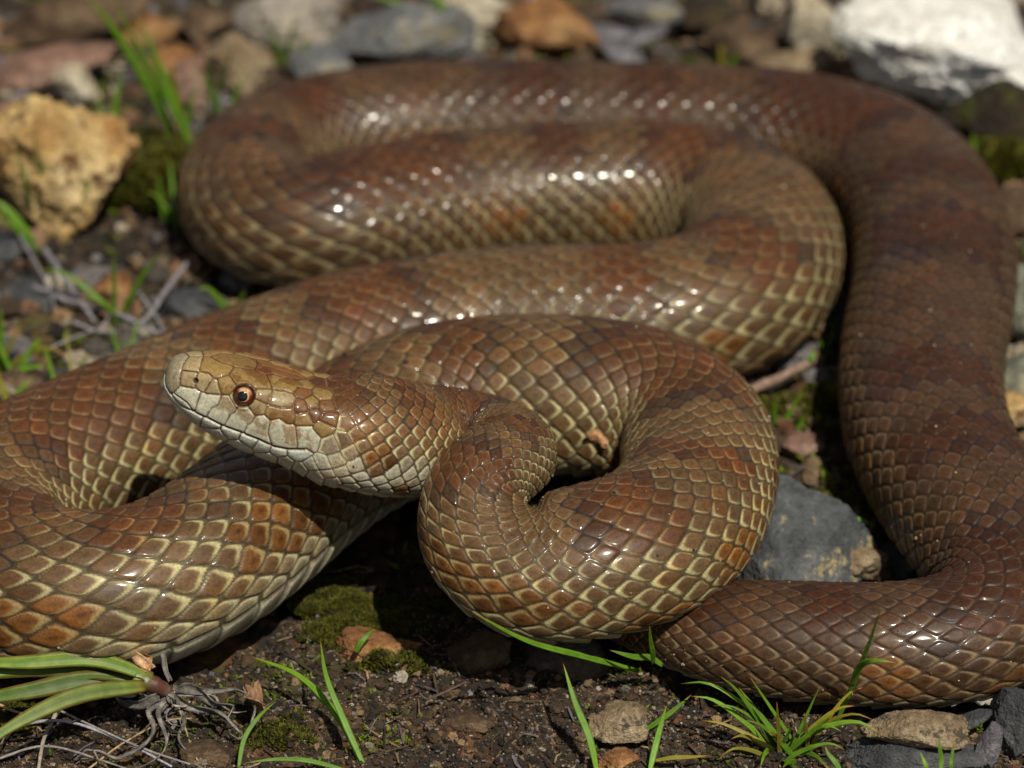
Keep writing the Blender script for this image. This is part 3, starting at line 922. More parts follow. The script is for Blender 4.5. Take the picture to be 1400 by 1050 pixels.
ST = [
 (82, 240, 215, 225, 'yellow', 'large pitted yellow rock standing left of the coils, grass blade in front', 11, .10, .9, .8, dict(rough=.19, planes=12)),
 (104, 122, 66, 76, 'cream', 'small rounded pale pebble just above the large yellow rock', 12, .04, .8, .8, dict(n=4)),
 (30, 190, 150, 120, 'pink', 'pinkish brown rock behind the large yellow rock at the left edge', 13, .04, .7, .8, {}),
 (75, 92, 190, 70, 'pink', 'long dull pink stone lying above the pale pebble at upper left', 14, .03, .6, .8, dict(tilt=(0, -16))),
 (88, 22, 250, 74, 'brown', 'long brown weathered slab in the top left corner', 15, .05, .6, .8, dict(tilt=(0, -12), planes=9)),
 (392, 32, 150, 92, 'greycream', 'grey and cream stone at the top, left of the blue grey rock', 16, .05, .6, .8, {}),
 (330, 98, 100, 110, 'tan', 'upright tan angular stone behind the upper left coil', 17, .07, .9, .6, dict(planes=9)),
 (264, 110, 60, 66, 'pink', 'small pinkish stone between tan angular stone and grass', 18, .03, .7, .8, dict(n=4)),
 (235, 92, 74, 60, 'orange', 'orange brown stone behind the grass blades at upper left', 19, .03, .7, .8, dict(n=4)),
 (545, 48, 215, 112, 'blue', 'wide blue grey rock directly behind the top coil', 20, .06, .6, .8, {}),
 (640, 14, 140, 70, 'cream', 'cream stone at the top edge right of the blue grey rock', 21, .06, .6, .8, {}),
 (752, 40, 150, 96, 'orange', 'orange brown rock at the top middle', 22, .05, .7, .8, {}),
 (880, 18, 110, 50, 'blue', 'pale grey blue stone at the top edge right of the orange brown rock', 23, .05, .6, .8, {}),
 (800, 86, 70, 36, 'brown', 'small dark brown stone below the orange brown rock', 25, .02, .6, .8, dict(n=4)),
 (440, 92, 90, 60, 'blue', 'dull blue grey stone between the top coil and the tan angular stone', 26, .02, .6, .8, dict(n=4)),
 (1108, 32, 76, 92, 'cream', 'upright cream stone at the top, left of the white rock', 27, .07, .9, .7, dict(planes=9)),
 (1084, 92, 112, 60, 'tan', 'tan stone below the upright cream stone, behind the top coil', 28, .03, .6, .8, {}),
 (1010, 66, 100, 76, 'brown', 'dark brown stone behind the top coil right of the lilac flakes', 29, .03, .6, .8, {}),
 (1275, 62, 290, 190, 'white', 'big bright white rock at the upper right', 30, .12, .45, 1.1, dict(rough=.11, planes=14)),
 (1362, 158, 190, 150, 'mossrock', 'dark mossy rock under the white rock at the right edge', 31, .06, .7, .8, {}),
 (1302, 128, 80, 46, 'tan', 'flat tan stone wedged below the white rock', 32, .05, .6, .8, dict(n=4)),
 (1398, 292, 90, 84, 'brown', 'brown stone at the right edge beside the right coil', 33, .03, .6, .8, {}),
 (1402, 420, 92, 130, 'greenish', 'grey green stone at the right edge beside the right coil', 34, .03, .7, .8, {}),
 (1388, 520, 100, 90, 'greenish', 'pale green grey stone with tan patches at the right edge', 35, .02, .6, .8, {}),
 (1385, 560, 60, 46, 'yellow', 'small yellow stone at the right edge below the pale green grey stone', 36, .02, .6, .8, dict(n=4)),
 (1090, 768, 232, 215, 'slatelichen', 'dark blue grey rock with tan patches between the front loop and the lower right coil', 37, .02, .62, .9, dict(planes=10, rough=.07)),
 (1172, 768, 96, 66, 'tan', 'tan stone to the right of the patched blue grey rock', 38, .01, .6, .8, {}),
 (1228, 772, 70, 66, 'slate', 'small dark shiny stone in the gap by the lower right bend', 39, -.02, .6, .8, dict(n=4)),
 (1096, 612, 60, 42, 'pink', 'small pinkish brown stone in the gap below the pinkish stick', 40, .0, .6, .8, dict(n=4)),
 (1150, 440, 84, 70, 'slate', 'dark stone in the shaded gap between the middle bend and right coil', 41, .0, .6, .8, dict(n=4)),
 (655, 894, 90, 76, 'brown', 'brown stone in the shadow under the front loop', 42, .0, .7, .8, dict(planes=10)),
 (764, 908, 136, 84, 'greybrown', 'grey and brown stone half in shadow under the front loop', 43, -.012, .65, .8, dict(planes=10)),
 (848, 982, 92, 66, 'tan', 'flat pale tan stone at the bottom, between grass blades', 44, .0, .45, .9, dict(planes=9)),
 (1252, 998, 150, 62, 'tan', 'flat pale stone lying on the dark slab at lower right', 45, .045, .5, .9, {}),
 (1246, 1034, 215, 76, 'slate', 'dark grey slab at the bottom edge at lower right', 46, -.005, .5, .9, dict(planes=10)),
 (1392, 985, 78, 110, 'slate', 'dark grey stone in the lower right corner', 47, .02, .8, .8, {}),
 (280, 1032, 70, 40, 'brown', 'small dark stone under the dried leaves at the bottom', 48, -.01, .6, .8, dict(n=4)),
 (640, 992, 74, 44, 'brown', 'lumpy brown stone in the soil at the bottom middle', 49, -.005, .6, .8, dict(n=4, rough=.16)),
 (515, 888, 130, 66, 'orange', 'rusty brown lump of earth right of the moss clump', 50, -.015, .6, .8, dict(rough=.2)),
 (845, 1042, 60, 36, 'orange', 'small orange stone at the bottom edge', 51, .0, .6, .8, dict(n=4)),
 (262, 420, 96, 66, 'slate', 'dark grey stone under the dried stems left of the coils', 52, -.01, .6, .8, dict(n=4)),
 (60, 410, 120, 60, 'slate', 'blue grey stone below the large yellow rock', 53, -.01, .5, .8, dict(n=4)),
 (150, 395, 60, 44, 'orange', 'small orange stone below the large yellow rock', 54, .0, .6, .8, dict(n=4)),
 (30, 520, 96, 50, 'brown', 'dark brown stone at the left edge under the grass', 55, -.01, .5, .8, dict(n=4)),
 (20, 340, 70, 60, 'slate', 'small blue grey stone at the left edge beside the yellow rock', 56, .0, .6, .8, dict(n=4)),
 (205, 190, 70, 60, 'brown', 'brown stone behind the green moss at left', 57, .0, .6, .8, dict(n=4)),
 (420, 8, 110, 40, 'brown', 'brown stone at the top edge behind the grey and cream stone', 58, .02, .6, .8, dict(n=4)),
 (962, 22, 80, 60, 'mossrock', 'dark mossy stone at the top edge left of the upright cream stone', 59, .03, .6, .8, dict(n=4)),
 (200, 40, 80, 50, 'orange', 'orange stone near the top left grass blades', 60, .02, .6, .8, dict(n=4)),
 (284, 30, 80, 54, 'brown', 'brown stone left of the grey and cream stone', 61, .02, .6, .8, dict(n=4)),
]
for (px, py, w, h, m, lab, sd_, z, zr, yr, kw) in ST:
    stone(px, py, w, h, m, lab, sd_, z, zr, yr, **kw)

# thin lilac grey flakes standing behind the top coil
for k, (px, py, w, h, ta, lab) in enumerate([(852, 74, 80, 30, 30, 'lowest of the three lilac grey flakes behind the top coil'),
                                  (872, 52, 90, 24, -20, 'lilac grey flake leaning over the other two behind the top coil'),
                                  (838, 44, 60, 20, 8, 'small lilac grey flake at the left of its pile behind the top coil')]):
    stone(px, py, w, h, 'lilac', lab, 70 + k, .06 + .02 * k, .35, .9, n=3, tilt=(10, ta), planes=8, name='stone_flake', cat='flake', group='lilac grey flakes')
stone(1354, 1020, 34, 66, 'lilac', 'pointed grey shard standing at the bottom right', 76, .03, 1.3, .4, n=4, planes=7, name='stone_shard', cat='stone shard', tilt=(0, 14))
stone(1330, 985, 60, 22, 'slate', 'thin dark flake beside the pointed grey shard', 77, .03, .4, .8, n=3, planes=7, name='stone_flake', cat='flake', tilt=(0, -30))

# ------------------------------------------------------------------ blades, leaves, stems
def blade_mesh(P3, w, thick=0.12, fold=0.25, n=22, face=None, tip=0.04, base=0.6, twist=0.0, belly=0.35):
    """a leaf blade with a keel: P3 (k,3) points, w full width"""
    D = catmull(np.asarray(P3, float), 12)
    L = arclen(D); t = np.linspace(0, L[-1], n)
    Pc = np.stack([np.interp(t, L, D[:, k]) for k in range(3)], 1)
    T = np.gradient(Pc, axis=0); T /= np.linalg.norm(T, axis=1, keepdims=True)
    ref = np.array([0.15, -0.75, 0.65]) if face is None else np.asarray(face, float)
    W = np.cross(T, ref); W /= np.linalg.norm(W, axis=1, keepdims=True) + 1e-9
    Nn = np.cross(W, T)
    u = np.linspace(0, 1, n)
    a = twist * u
    W, Nn = W * np.cos(a)[:, None] + Nn * np.sin(a)[:, None], Nn * np.cos(a)[:, None] - W * np.sin(a)[:, None]
    prof = np.where(u < belly, base + (1 - base) * np.sin(u / belly * pi / 2), np.maximum(tip, np.cos((u - belly) / (1 - belly) * pi / 2) ** 0.8))
    hw = (w / 2 * prof)[:, None]
    th = np.maximum(w * thick * prof, 0.0008)[:, None]
    ring = [Pc - W * hw + Nn * hw * fold, Pc - W * hw * .5 + Nn * (hw * fold * .35 + th * .3), Pc + Nn * th * .5, Pc + W * hw * .5 + Nn * (hw * fold * .35 + th * .3), Pc + W * hw + Nn * hw * fold,
            Pc + W * hw * .5 + Nn * (hw * fold * .35 - th * .5), Pc - Nn * th * .7, Pc - W * hw * .5 + Nn * (hw * fold * .35 - th * .5)]
    V = np.stack(ring, 1).reshape(-1, 3)
    F = grid_faces(n, 8, True)
    k = len(V)
    V = np.vstack([V, Pc[:1], Pc[-1:]])
    caps = np.array([[k, (j + 1) % 8, j] for j in range(8)] + [[k + 1, (n - 1) * 8 + j, (n - 1) * 8 + (j + 1) % 8] for j in range(8)])
    uu = np.concatenate([np.repeat(u, 8), [0, 1]])
    cross = np.concatenate([np.tile([1, .5, 0, .5, 1, .5, 0, .5], n), [0, 0]])
    return V, [F, caps], uu, cross

def blade_pigment(uu, cross, seed, base=(1, 1, 1), tipc=(1.1, .95, .6), root=(1.5, 1.3, 1.2)):
    c = mixc(np.tile(base, (len(uu), 1)), tipc, sstep(uu, .45, .9) * .6)
    c = mixc(c, (2.6, .75, 1.2), sstep(uu, .93 - .1 * hashf(seed, 4, 4), 1.0) * .8)
    c = mixc(c, root, (1 - sstep(uu, 0, .18)) * .6)
    c = c * (1 + .25 * (cross > .4))[:, None] * (0.7 + .5 * hashf(seed, 1, 2))
    if hashf(seed, 6, 7) > .86: c = c * np.array([1.9, .85, 1.4])
    return c

def px3(pts): return np.array([at(*p) for p in pts])

def tube_mesh(P3, w0, w1, n=24, m=7, rough=0.0, seed=0):
    D = catmull(np.asarray(P3, float), 12); L = arclen(D); t = np.linspace(0, L[-1], n)
    Pc = np.stack([np.interp(t, L, D[:, k]) for k in range(3)], 1)
    T = np.gradient(Pc, axis=0); T /= np.linalg.norm(T, axis=1, keepdims=True)
    W = np.cross(T, [0.1, 0.2, 1.0]); W /= np.linalg.norm(W, axis=1, keepdims=True) + 1e-9; Nn = np.cross(W, T)
    r = np.linspace(w0, w1, n) / 2 * (1 + rough * np.sin(np.arange(n) * 1.9 + seed))
    p = np.linspace(0, 2 * pi, m, endpoint=False)
    V = Pc[:, None] + r[:, None, None] * (np.cos(p)[None, :, None] * W[:, None] + np.sin(p)[None, :, None] * Nn[:, None])
    V = V.reshape(-1, 3); F = grid_faces(n, m, True); k = len(V)
    V = np.vstack([V, Pc[:1], Pc[-1:]])
    caps = np.array([[k, (j + 1) % m, j] for j in range(m)] + [[k + 1, (n - 1) * m + j, (n - 1) * m + (j + 1) % m] for j in range(m)])
    return V, [F, caps]

def grass_blade(pts, wpx, label, group=None, **kw):
    P = px3(pts); u = pxs(P[0])
    o0 = P[0].copy()
    V, F, uu, cr = blade_mesh(P - o0, wpx * .8 * u, **kw)
    o = mesh_obj('grass_shoot', V, F, M_GRASS, None, blade_pigment(uu, cr, pts[0][0]))
    o.location = o0
    return tag(o, label, 'grass shoot', group)

G1 = 'single grass blades growing from the soil'
for pts, w, lab in [
 ([(874, 918, .02), (800, 898, .10), (720, 876, .19), (646, 837, .29)], 11, 'long grass blade lying across the lower edge of the front loop'),
 ([(494, 1046, -.01), (468, 990, .03), (410, 925, .05), (342, 897, .05)], 12, 'long curved grass blade arching up left from the soil below the moss clump'),
 ([(499, 1050, -.01), (470, 985, .05), (446, 925, .10), (438, 876, .13)], 12, 'upright grass blade rising beside the long curved one below the moss clump'),
 ([(326, 1050, -.01), (334, 1010, .02), (352, 982, .04), (378, 958, .05)], 9, 'short dark grass blade beside the dried leaves at the bottom'),
 ([(470, 1052, .0), (420, 1040, .02), (380, 1038, .03), (335, 1043, .03)], 9, 'flat grass blade lying along the bottom edge'),
 ([(816, 1055, .0), (806, 1010, .03), (786, 960, .08), (770, 907, .13)], 13, 'upright grass blade left of the flat pale tan stone'),
 ([(888, 1055, .0), (896, 1020, .03), (904, 990, .06), (911, 965, .09)], 12, 'blurred short grass blade right of the flat pale tan stone'),
 ([(880, 1000, .0), (902, 985, .02), (925, 968, .04), (945, 950, .06)], 10, 'straight pale grass blade slanting up right beside the grass tuft'),
 ([(895, 1040, .0), (920, 1036, .01), (945, 1035, .015), (970, 1033, .02)], 8, 'short flat grass blade at the bottom beside the grass tuft'),
 ([(1155, 712, .05), (1170, 710, .055), (1184, 714, .05), (1200, 721, .04)], 10, 'small pale grass blade above the patched blue grey rock'),
 ([(1138, 1000, .0), (1160, 950, .09), (1182, 895, .21), (1205, 830, .36)], 10, 'upright blurred grass blade standing in front of the lower right coil'),
 ([(1164, 938, .12), (1176, 910, .19), (1196, 903, .22), (1224, 906, .22)], 12, 'bent side blade crossing the upright one in front of the lower right coil'),
 ([(1150, 1055, .02), (1140, 1040, .03), (1132, 1030, .04), (1128, 1020, .05)], 10, 'tiny grass tip at the bottom edge left of the dark slab'),
 ([(1284, 1060, .06), (1287, 1040, .08), (1285, 1025, .10), (1284, 1008, .12)], 9, 'short grass tip in front of the dark slab'),
 ([(1302, 1060, .06), (1300, 1045, .08), (1302, 1030, .09), (1304, 1016, .10)], 8, 'shorter right grass tip in front of the dark slab'),
 ([(1268, 1060, .06), (1266, 1048, .08), (1262, 1038, .09), (1258, 1028, .10)], 8, 'leftmost of the three grass tips in front of the dark slab'),
 ([(486, 892, .02), (494, 878, .04), (503, 868, .05), (512, 860, .06)], 11, 'tiny bright yellow green leaf above the rusty lump of earth'),
 ([(906, 910, .05), (890, 900, .07), (866, 898, .09), (834, 889, .11)], 12, 'short broad grass blade at the tail end of the lower right coil'),
 ([(893, 908, .06), (892, 892, .10), (889, 875, .14), (888, 856, .18)], 10, 'tiny upright blade at the tail end of the lower right coil'),
]:
    grass_blade(pts, w, lab, G1)

def grass_tuft(name, root, tips, label, z0=0.0, group=None, mat=None):
    """tips: (x, y, z, width px, bow)"""
    o = at(*root)
    e = empty(name, tuple(o)); tag(e, label, 'grass tuft', group)
    u = pxs(o)
    for k, (x, y, z, w, bow) in enumerate(tips):
        a = o + np.array([(hashf(k, 1, 5) - .5) * .07, (hashf(k, 2, 5) - .5) * .05, -0.02])
        b = at(x, y, z); m = (a + b) / 2 + np.array([0, 0, bow]); q = a * .7 + b * .3 + np.array([0, 0, bow * .8])
        V, F, uu, cr = blade_mesh(np.array([a, q, m * .45 + b * .55 + np.array([0, 0, bow * .35]), b]) - o, w * .66 * u, n=16)
        mesh_obj('blade', V, F, mat or M_GRASS, e, blade_pigment(uu, cr, k + x))
    return e

grass_tuft('grass_tuft', (1080, 1030, 0.0), [
 (945, 952, .10, 13, .03), (985, 925, .15, 12, .02), (960, 985, .06, 11, .02), (1010, 940, .12, 13, .0), (1205, 1005, .06, 13, .05),
 (1168, 965, .11, 14, .03), (1140, 975, .12, 12, .0), (1150, 1000, .07, 13, .03), (1000, 1010, .05, 12, .02), (1062, 960, .14, 11, .0),
 (1100, 975, .12, 12, .0), (1130, 1050, .04, 14, .02), (1040, 1048, .04, 13, .02), (1095, 1055, .06, 13, .0), (1020, 985, .10, 12, .02),
 (930, 935, .11, 10, .05), (1025, 925, .17, 8, .0), (975, 905+60, .09, 8, .03), (1120, 940, .14, 8, .0), (1195, 985, .08, 9, .04), (1085, 990, .10, 9, .0), (1050, 1000, .09, 9, .01), (1155, 1025, .05, 10, .03), (985, 1035, .03, 10, .03), (1180, 940, .12, 10, .03), (1070, 1050, .07, 13, .01)], 'bright green grass tuft at the bottom in front of the lower right coil')

# background and left side grass
for root, tips, lab in [
 ((262, 205, .03), [(112, -12, .55, 21, .04), (232, 80, .28, 15, .03), (185, 20, .42, 16, .02), (150, -10, .50, 12, .0), (272, 110, .2, 10, .02)], 'tall blurred grass tuft behind the large yellow rock at upper left'),
 ((160, 205, .12), [(168, 96, .30, 15, .02), (112, 275, .14, 11, .02), (130, 130, .24, 9, .0)], 'pair of broad blades hanging over the large yellow rock'),
 ((646, 62, .04), [(578, -10, .20, 22, .03), (500, -6, .16, 18, .03)], 'grass tuft at the top edge behind the blue grey rock'),
 ((60, 340, .02), [(-12, 275, .12, 22, .03), (-5, 300, .10, 16, .02)], 'blurred blades at the left edge beside the yellow rock'),
 ((168, 440, .0), [(156, 342, .18, 10, .0), (222, 345, .17, 12, .02), (50, 372, .10, 12, .05), (110, 410, .07, 10, .03)], 'thin grass tuft left of the coils above the dried stems'),
 ((12, 510, .0), [(2, 420, .16, 14, .0), (92, 488, .06, 13, .04), (62, 460, .10, 12, .02), (-10, 455, .10, 12, .0), (35, 440, .11, 10, .02), (70, 505, .03, 11, .02)], 'bushy grass tuft at the left edge above the left coil'),
 ((95, 545, .0), [(60, 470, .10, 9, .0), (120, 480, .09, 8, .0), (150, 500, .06, 8, .02), (90, 455, .11, 8, .0)], 'thin grass tuft right of the bushy one above the left coil'),
 ((235, 300, .02), [(215, 235, .14, 9, .0), (252, 245, .12, 8, .0), (232, 215, .15, 8, .0), (200, 262, .1, 8, .02)], 'thin blurred tuft growing from the green moss at left'),
 ((395, 85, .03), [(370, 30, .14, 10, .0), (405, 20, .16, 9, .0), (425, 50, .1, 9, .01)], 'thin blurred tuft behind the top coil by the grey and cream stone'),
 ((180, 500, .0), [(150, 440, .08, 8, .0), (190, 430, .09, 8, .0), (215, 455, .06, 7, .02), (165, 460, .06, 8, .0)], 'thin grass tuft between the dried stems and the left coil'),
 ((60, 300, .02), [(30, 250, .2, 9, .0), (20, 200, .26, 9, .0), (45, 170, .3, 8, .0)], 'thin tall tuft growing in front of the large yellow rock at the left edge'),
 ((300, 150, .03), [(285, 70, .22, 9, .0), (318, 60, .24, 9, .0), (262, 90, .18, 8, .02), (335, 100, .14, 8, .0)], 'thin blurred tuft behind the upper left bend of the coils'),
 ((22, 560, .0), [(48, 520, .05, 13, .02), (-6, 505, .08, 14, .01)], 'short grass tuft at the left edge touching the left coil'),
 ((325, 430, .0), [(272, 397, .07, 14, .03), (335, 398, .06, 14, .0), (300, 412, .05, 12, .02)], 'small grass tuft between the upper left coils'),
 ((1345, 230, .03), [(1330, 180, .12, 14, .0), (1362, 192, .10, 12, .0)], 'small blurred blades by the dark mossy rock at right'),
 ((1140, 490, .0), [(1142, 440, .09, 11, .0), (1120, 462, .06, 9, .0)], 'thin blades in the shaded gap right of the middle bend'),
 ((1075, 585, .0), [(1058, 548, .06, 12, .0), (1095, 540, .07, 10, .0), (1102, 565, .05, 11, .0)], 'small mossy blades under the pinkish stick'),
 ((1000, 95, .03), [(985, 60, .10, 14, .0), (1012, 70, .08, 12, .0)], 'small blurred blades behind the top coil near the dark brown stone'),
]:
    grass_tuft('grass_tuft', root, tips, lab, group='grass tufts around the coils')

# thick leafed plant at lower left: broad blades > sheath > dried curled leaves
o0 = at(225, 945, .03)
plant = empty('leek_like_plant', tuple(o0)); tag(plant, 'thick green plant with broad blades and dried curled base at lower left', 'plant')
u0 = pxs(o0)
def part_blade(nm, pts, w, mat, c=(1, 1, 1), **kw):
    P = px3(pts) - o0
    V, F, uu, cr = blade_mesh(P, w * u0, **kw)
    col = blade_pigment(uu, cr, w, c)
    if nm in ('dried_leaf', 'sheath_skin'):
        col = np.tile(c, (len(V), 1)).astype(float)
    if nm == 'dried_leaf':
        V = V + .006 * np.stack([fbm(V, 22, 3, 61), fbm(V, 22, 3, 62), fbm(V, 22, 3, 63)], -1)
        col = col * (.55 + .9 * sstep(fbm(V, 60, 3, 64), -.4, .4))[:, None]
    if mat is M_GRASS:
        col = col * (0.85 + .3 * np.sin(cr * 9) ** 2)[:, None]
        col = mixc(col, np.array((1.7, .42, 1.2)) * .9, sstep(cr, .8, 1.0) * .75 + .6 * (1 - sstep(uu, .0, .12)))
    return mesh_obj(nm, V, F, mat, plant, col)
part_blade('blade', [(206, 930, .075), (120, 912, .10), (30, 912, .11), (-90, 935, .10)], 34, M_GRASS, (.75, .62, 1.6), base=.7, tip=.6, n=30, fold=.35)
part_blade('blade', [(208, 926, .090), (130, 902, .12), (30, 906, .13), (-80, 905, .13)], 22, M_GRASS, (1.1, .85, 1.5), base=.6, tip=.6, n=30, fold=.5)
part_blade('blade', [(206, 938, .065), (120, 930, .085), (40, 945, .085), (-80, 965, .07)], 26, M_GRASS, (.7, .58, 1.2), base=.7, tip=.6, n=30, fold=.4)
part_blade('blade', [(198, 938, .085), (110, 950, .11), (30, 985, .10), (-40, 1030, .07)], 24, M_GRASS, (1.3, .85, 2.6), base=.7, tip=.6, n=30, fold=.3)
sh = tube_mesh(px3([(186, 928, .080), (202, 933, .076), (216, 939, .066), (228, 945, .052)]) - o0, 31 * u0, 19 * u0, 14, 16, .05)
tt_ = np.concatenate([np.repeat(np.linspace(0, 1, 14), 16), [0, 1]])
mesh_obj('sheath', sh[0], sh[1], M_SHEATH, plant, mixc(mixc(np.tile((.10, .17, .03), (len(tt_), 1)), (.075, .028, .018), sstep(tt_, .1, .5)), (.13, .09, .06), sstep(tt_, .7, 1)))
part_blade('sheath_skin', [(206, 915, .095), (192, 900, .12), (178, 893, .12), (163, 899, .12)], 16, M_DRY, (.48, .30, .17), fold=.8, twist=1.2, base=.9)
part_blade('sheath_skin', [(196, 918, .10), (206, 900, .11), (190, 893, .12), (186, 900, .12)], 9, M_DRY, (.42, .22, .11), fold=.8, twist=1.6, base=.9)
GR = (.15, .138, .125)
for pts, w, tw in [
 ([(232, 930, .06), (222, 890, .11), (210, 862, .14), (190, 862, .14), (178, 890, .12), (182, 905, .10)], 9, 1.2),
 ([(236, 940, .05), (280, 950, .05), (330, 948, .05), (347, 970, .04), (330, 1010, .01), (312, 1002, .0)], 12, 2.6),
 ([(230, 950, .05), (262, 965, .045), (300, 972, .04), (325, 1000, .015), (334, 1008, .01)], 17, -2.2),
 ([(225, 955, .05), (200, 972, .04), (207, 1000, .03), (190, 1020, .03), (160, 1035, .02), (128, 1026, .03), (136, 1045, .02)], 13, 3.0),
 ([(215, 950, .06), (190, 962, .045), (168, 958, .04), (152, 942, .05)], 18, 1.4),
 ([(238, 945, .05), (262, 940, .06), (290, 958, .05), (318, 968, .04), (310, 985, .03)], 20, -1.6),
 ([(232, 955, .04), (250, 985, .03), (246, 1010, .02), (262, 1035, .0)], 8, 1.0),
 ([(222, 958, .05), (215, 980, .04), (228, 1012, .02), (206, 1040, .02), (180, 1055, .02)], 9, 2.0)]:
    part_blade('dried_leaf', pts, w * .8, M_DRY, GR, fold=.9, twist=tw, n=34, base=.9, tip=.25, thick=.06)

for k in range(11):
    r_ = np.random.default_rng(300 + k)
    x, y, z = 228 + r_.uniform(-14, 14), 944 + r_.uniform(-8, 14), .05
    a = r_.uniform(-.6, 2.6); pts = [(x, y, z)]
    for j in range(6):
        a += r_.uniform(-1.1, 1.1); st = r_.uniform(12, 26)
        x += st * math.cos(a); y += st * math.sin(a) * .7; z = max(.003, z + r_.uniform(-.018, .012)); pts.append((x, y, z))
    part_blade('dried_leaf', pts, r_.uniform(3, 9), M_DRY, tuple(np.array(GR) * r_.uniform(.6, 1.5)), fold=.9, twist=r_.uniform(-4, 4), n=40, base=.9, tip=.2, thick=.06)

# dry straws and stems, each its own thing
def straw(pts, w0, w1, c, label, name='dry_straw', cat='straw', group=None, rough=0.1):
    P = px3(pts); o = P[0].copy(); u = pxs(o)
    V, F = tube_mesh(P - o, w0 * u, w1 * u, 26, 7, rough, pts[0][0])
    ob = mesh_obj(name, V, F, M_DRY, None, np.tile(c, (len(V), 1)) * (1 + .25 * fbm(V, 30, 2, 9))[:, None])
    ob.location = o
    return tag(ob, label, cat, group)
SG_ = 'dry straws at lower left'
GB = (.22, .20, .19); TN = (.34, .24, .12)
for pts, w, c, lab in [
 ([(-10, 1000, .01), (80, 985, .03), (160, 1010, .02), (235, 1048, .01)], 5, (.30, .30, .34), 'long pale straw running down right from the left edge'),
 ([(60, 960, .03), (110, 985, .03), (200, 1025, .02), (260, 1045, .01)], 4, GB, 'grey straw crossing under the dried leaves'),
 ([(-10, 960, .02), (40, 975, .03), (90, 950, .04), (110, 940, .04)], 4, TN, 'tan straw rising toward the green blades'),
 ([(82, 940, .04), (78, 970, .02), (60, 1010, .02), (52, 1055, .01)], 7, (.28, .24, .19), 'short thick dead stem standing at the bottom left'),
 ([(238, 945, .05), (250, 985, .03), (258, 1010, .01), (270, 1040, .0)], 3, TN, 'thin tan fibre hanging from the sheath'),
 ([(-10, 1040, .01), (60, 1020, .02), (140, 1040, .01), (190, 1058, .01)], 4, GB, 'curved grey straw in the bottom left corner'),
 ([(120, 1052, .01), (170, 1015, .02), (230, 985, .03), (262, 982, .03)], 3, TN, 'thin tan straw slanting up right under the plant'),
 ([(0, 1020, .02), (20, 985, .03), (60, 958, .04), (86, 950, .04)], 3, (.10, .085, .08), 'thin dark stem by the left edge'),
 ([(585, 955, .02), (605, 948, .03), (625, 938, .04), (648, 928, .05)], 4, (.09, .055, .045), 'small dark twig in the soil below the front loop'),
 ([(1300, 965, .03), (1330, 950, .05), (1360, 940, .05), (1395, 925, .05)], 5, (.30, .27, .24), 'pale bent straw at the right under the lower right coil'),
 ([(1335, 960, .03), (1350, 940, .06), (1382, 938, .05), (1390, 960, .03)], 4, (.24, .21, .19), 'curled grey fibre beside the pale bent straw'),
]:
    straw(pts, w, w * .7, c, lab, group=SG_ if pts[0][0] < 300 else None)
LV = (.20, .19, .21)
for pts, w, lab in [
 ([(60, 340, .03), (85, 375, .05), (105, 405, .04), (130, 440, .02)], 14, 'thick lilac grey stem slanting down right below the yellow rock'),
 ([(30, 385, .02), (90, 410, .03), (150, 425, .03), (235, 465, .01)], 12, 'long lilac grey stem running toward the left coil'),
 ([(255, 360, .05), (225, 400, .04), (205, 430, .03), (175, 455, .01)], 13, 'lilac grey stem leaning against the upper left coil'),
 ([(190, 400, .03), (215, 435, .03), (225, 455, .02), (240, 468, .01)], 9, 'short lilac grey stem end near the left coil'),
 ([(100, 440, .02), (130, 452, .02), (160, 455, .02), (190, 470, .01)], 8, 'thin grey stem lying on the soil above the left coil'),
 ([(60, 480, .02), (100, 462, .03), (140, 445, .03), (150, 430, .04)], 6, 'thin grey stem rising right above the left coil'),
 ([(15, 300, .05), (40, 345, .05), (60, 380, .03), (75, 420, .02)], 8, 'grey stem beside the left edge under the yellow rock'),
]:
    straw(pts, w * .62, w * .4, LV, lab, 'dried_stem', 'stem', 'lilac grey dried stems left of the coils', .25)

# pinkish stick with a green tip
P = px3([(1008, 545, .03), (1048, 524, .05), (1078, 510, .06), (1110, 494, .07)]); o0 = P[0].copy()
stick = empty('stick', tuple(o0)); tag(stick, 'short pinkish tan stick with a green tip beside the middle bend', 'stick')
V_, F_ = tube_mesh(P - o0, 17 * pxs(o0), 10 * pxs(o0), 40, 12, .0, 3)
V_ = V_ + .006 * np.stack([fbm(V_, 16, 3, 71), fbm(V_, 16, 3, 72), fbm(V_, 24, 3, 73)], -1)
mesh_obj('bark', V_, F_, M_DRY, stick, np.tile((.26, .17, .13), (len(V_), 1)) * (1 + .6 * fbm(V_, 18, 3, 5))[:, None])
V_, F_, uu, cr = blade_mesh(px3([(1104, 497, .07), (1110, 488, .085), (1113, 482, .09), (1117, 478, .10)]) - o0, 9 * pxs(o0), n=10)
mesh_obj('bud', V_, F_, M_GRASS, stick, blade_pigment(uu, cr, 4))

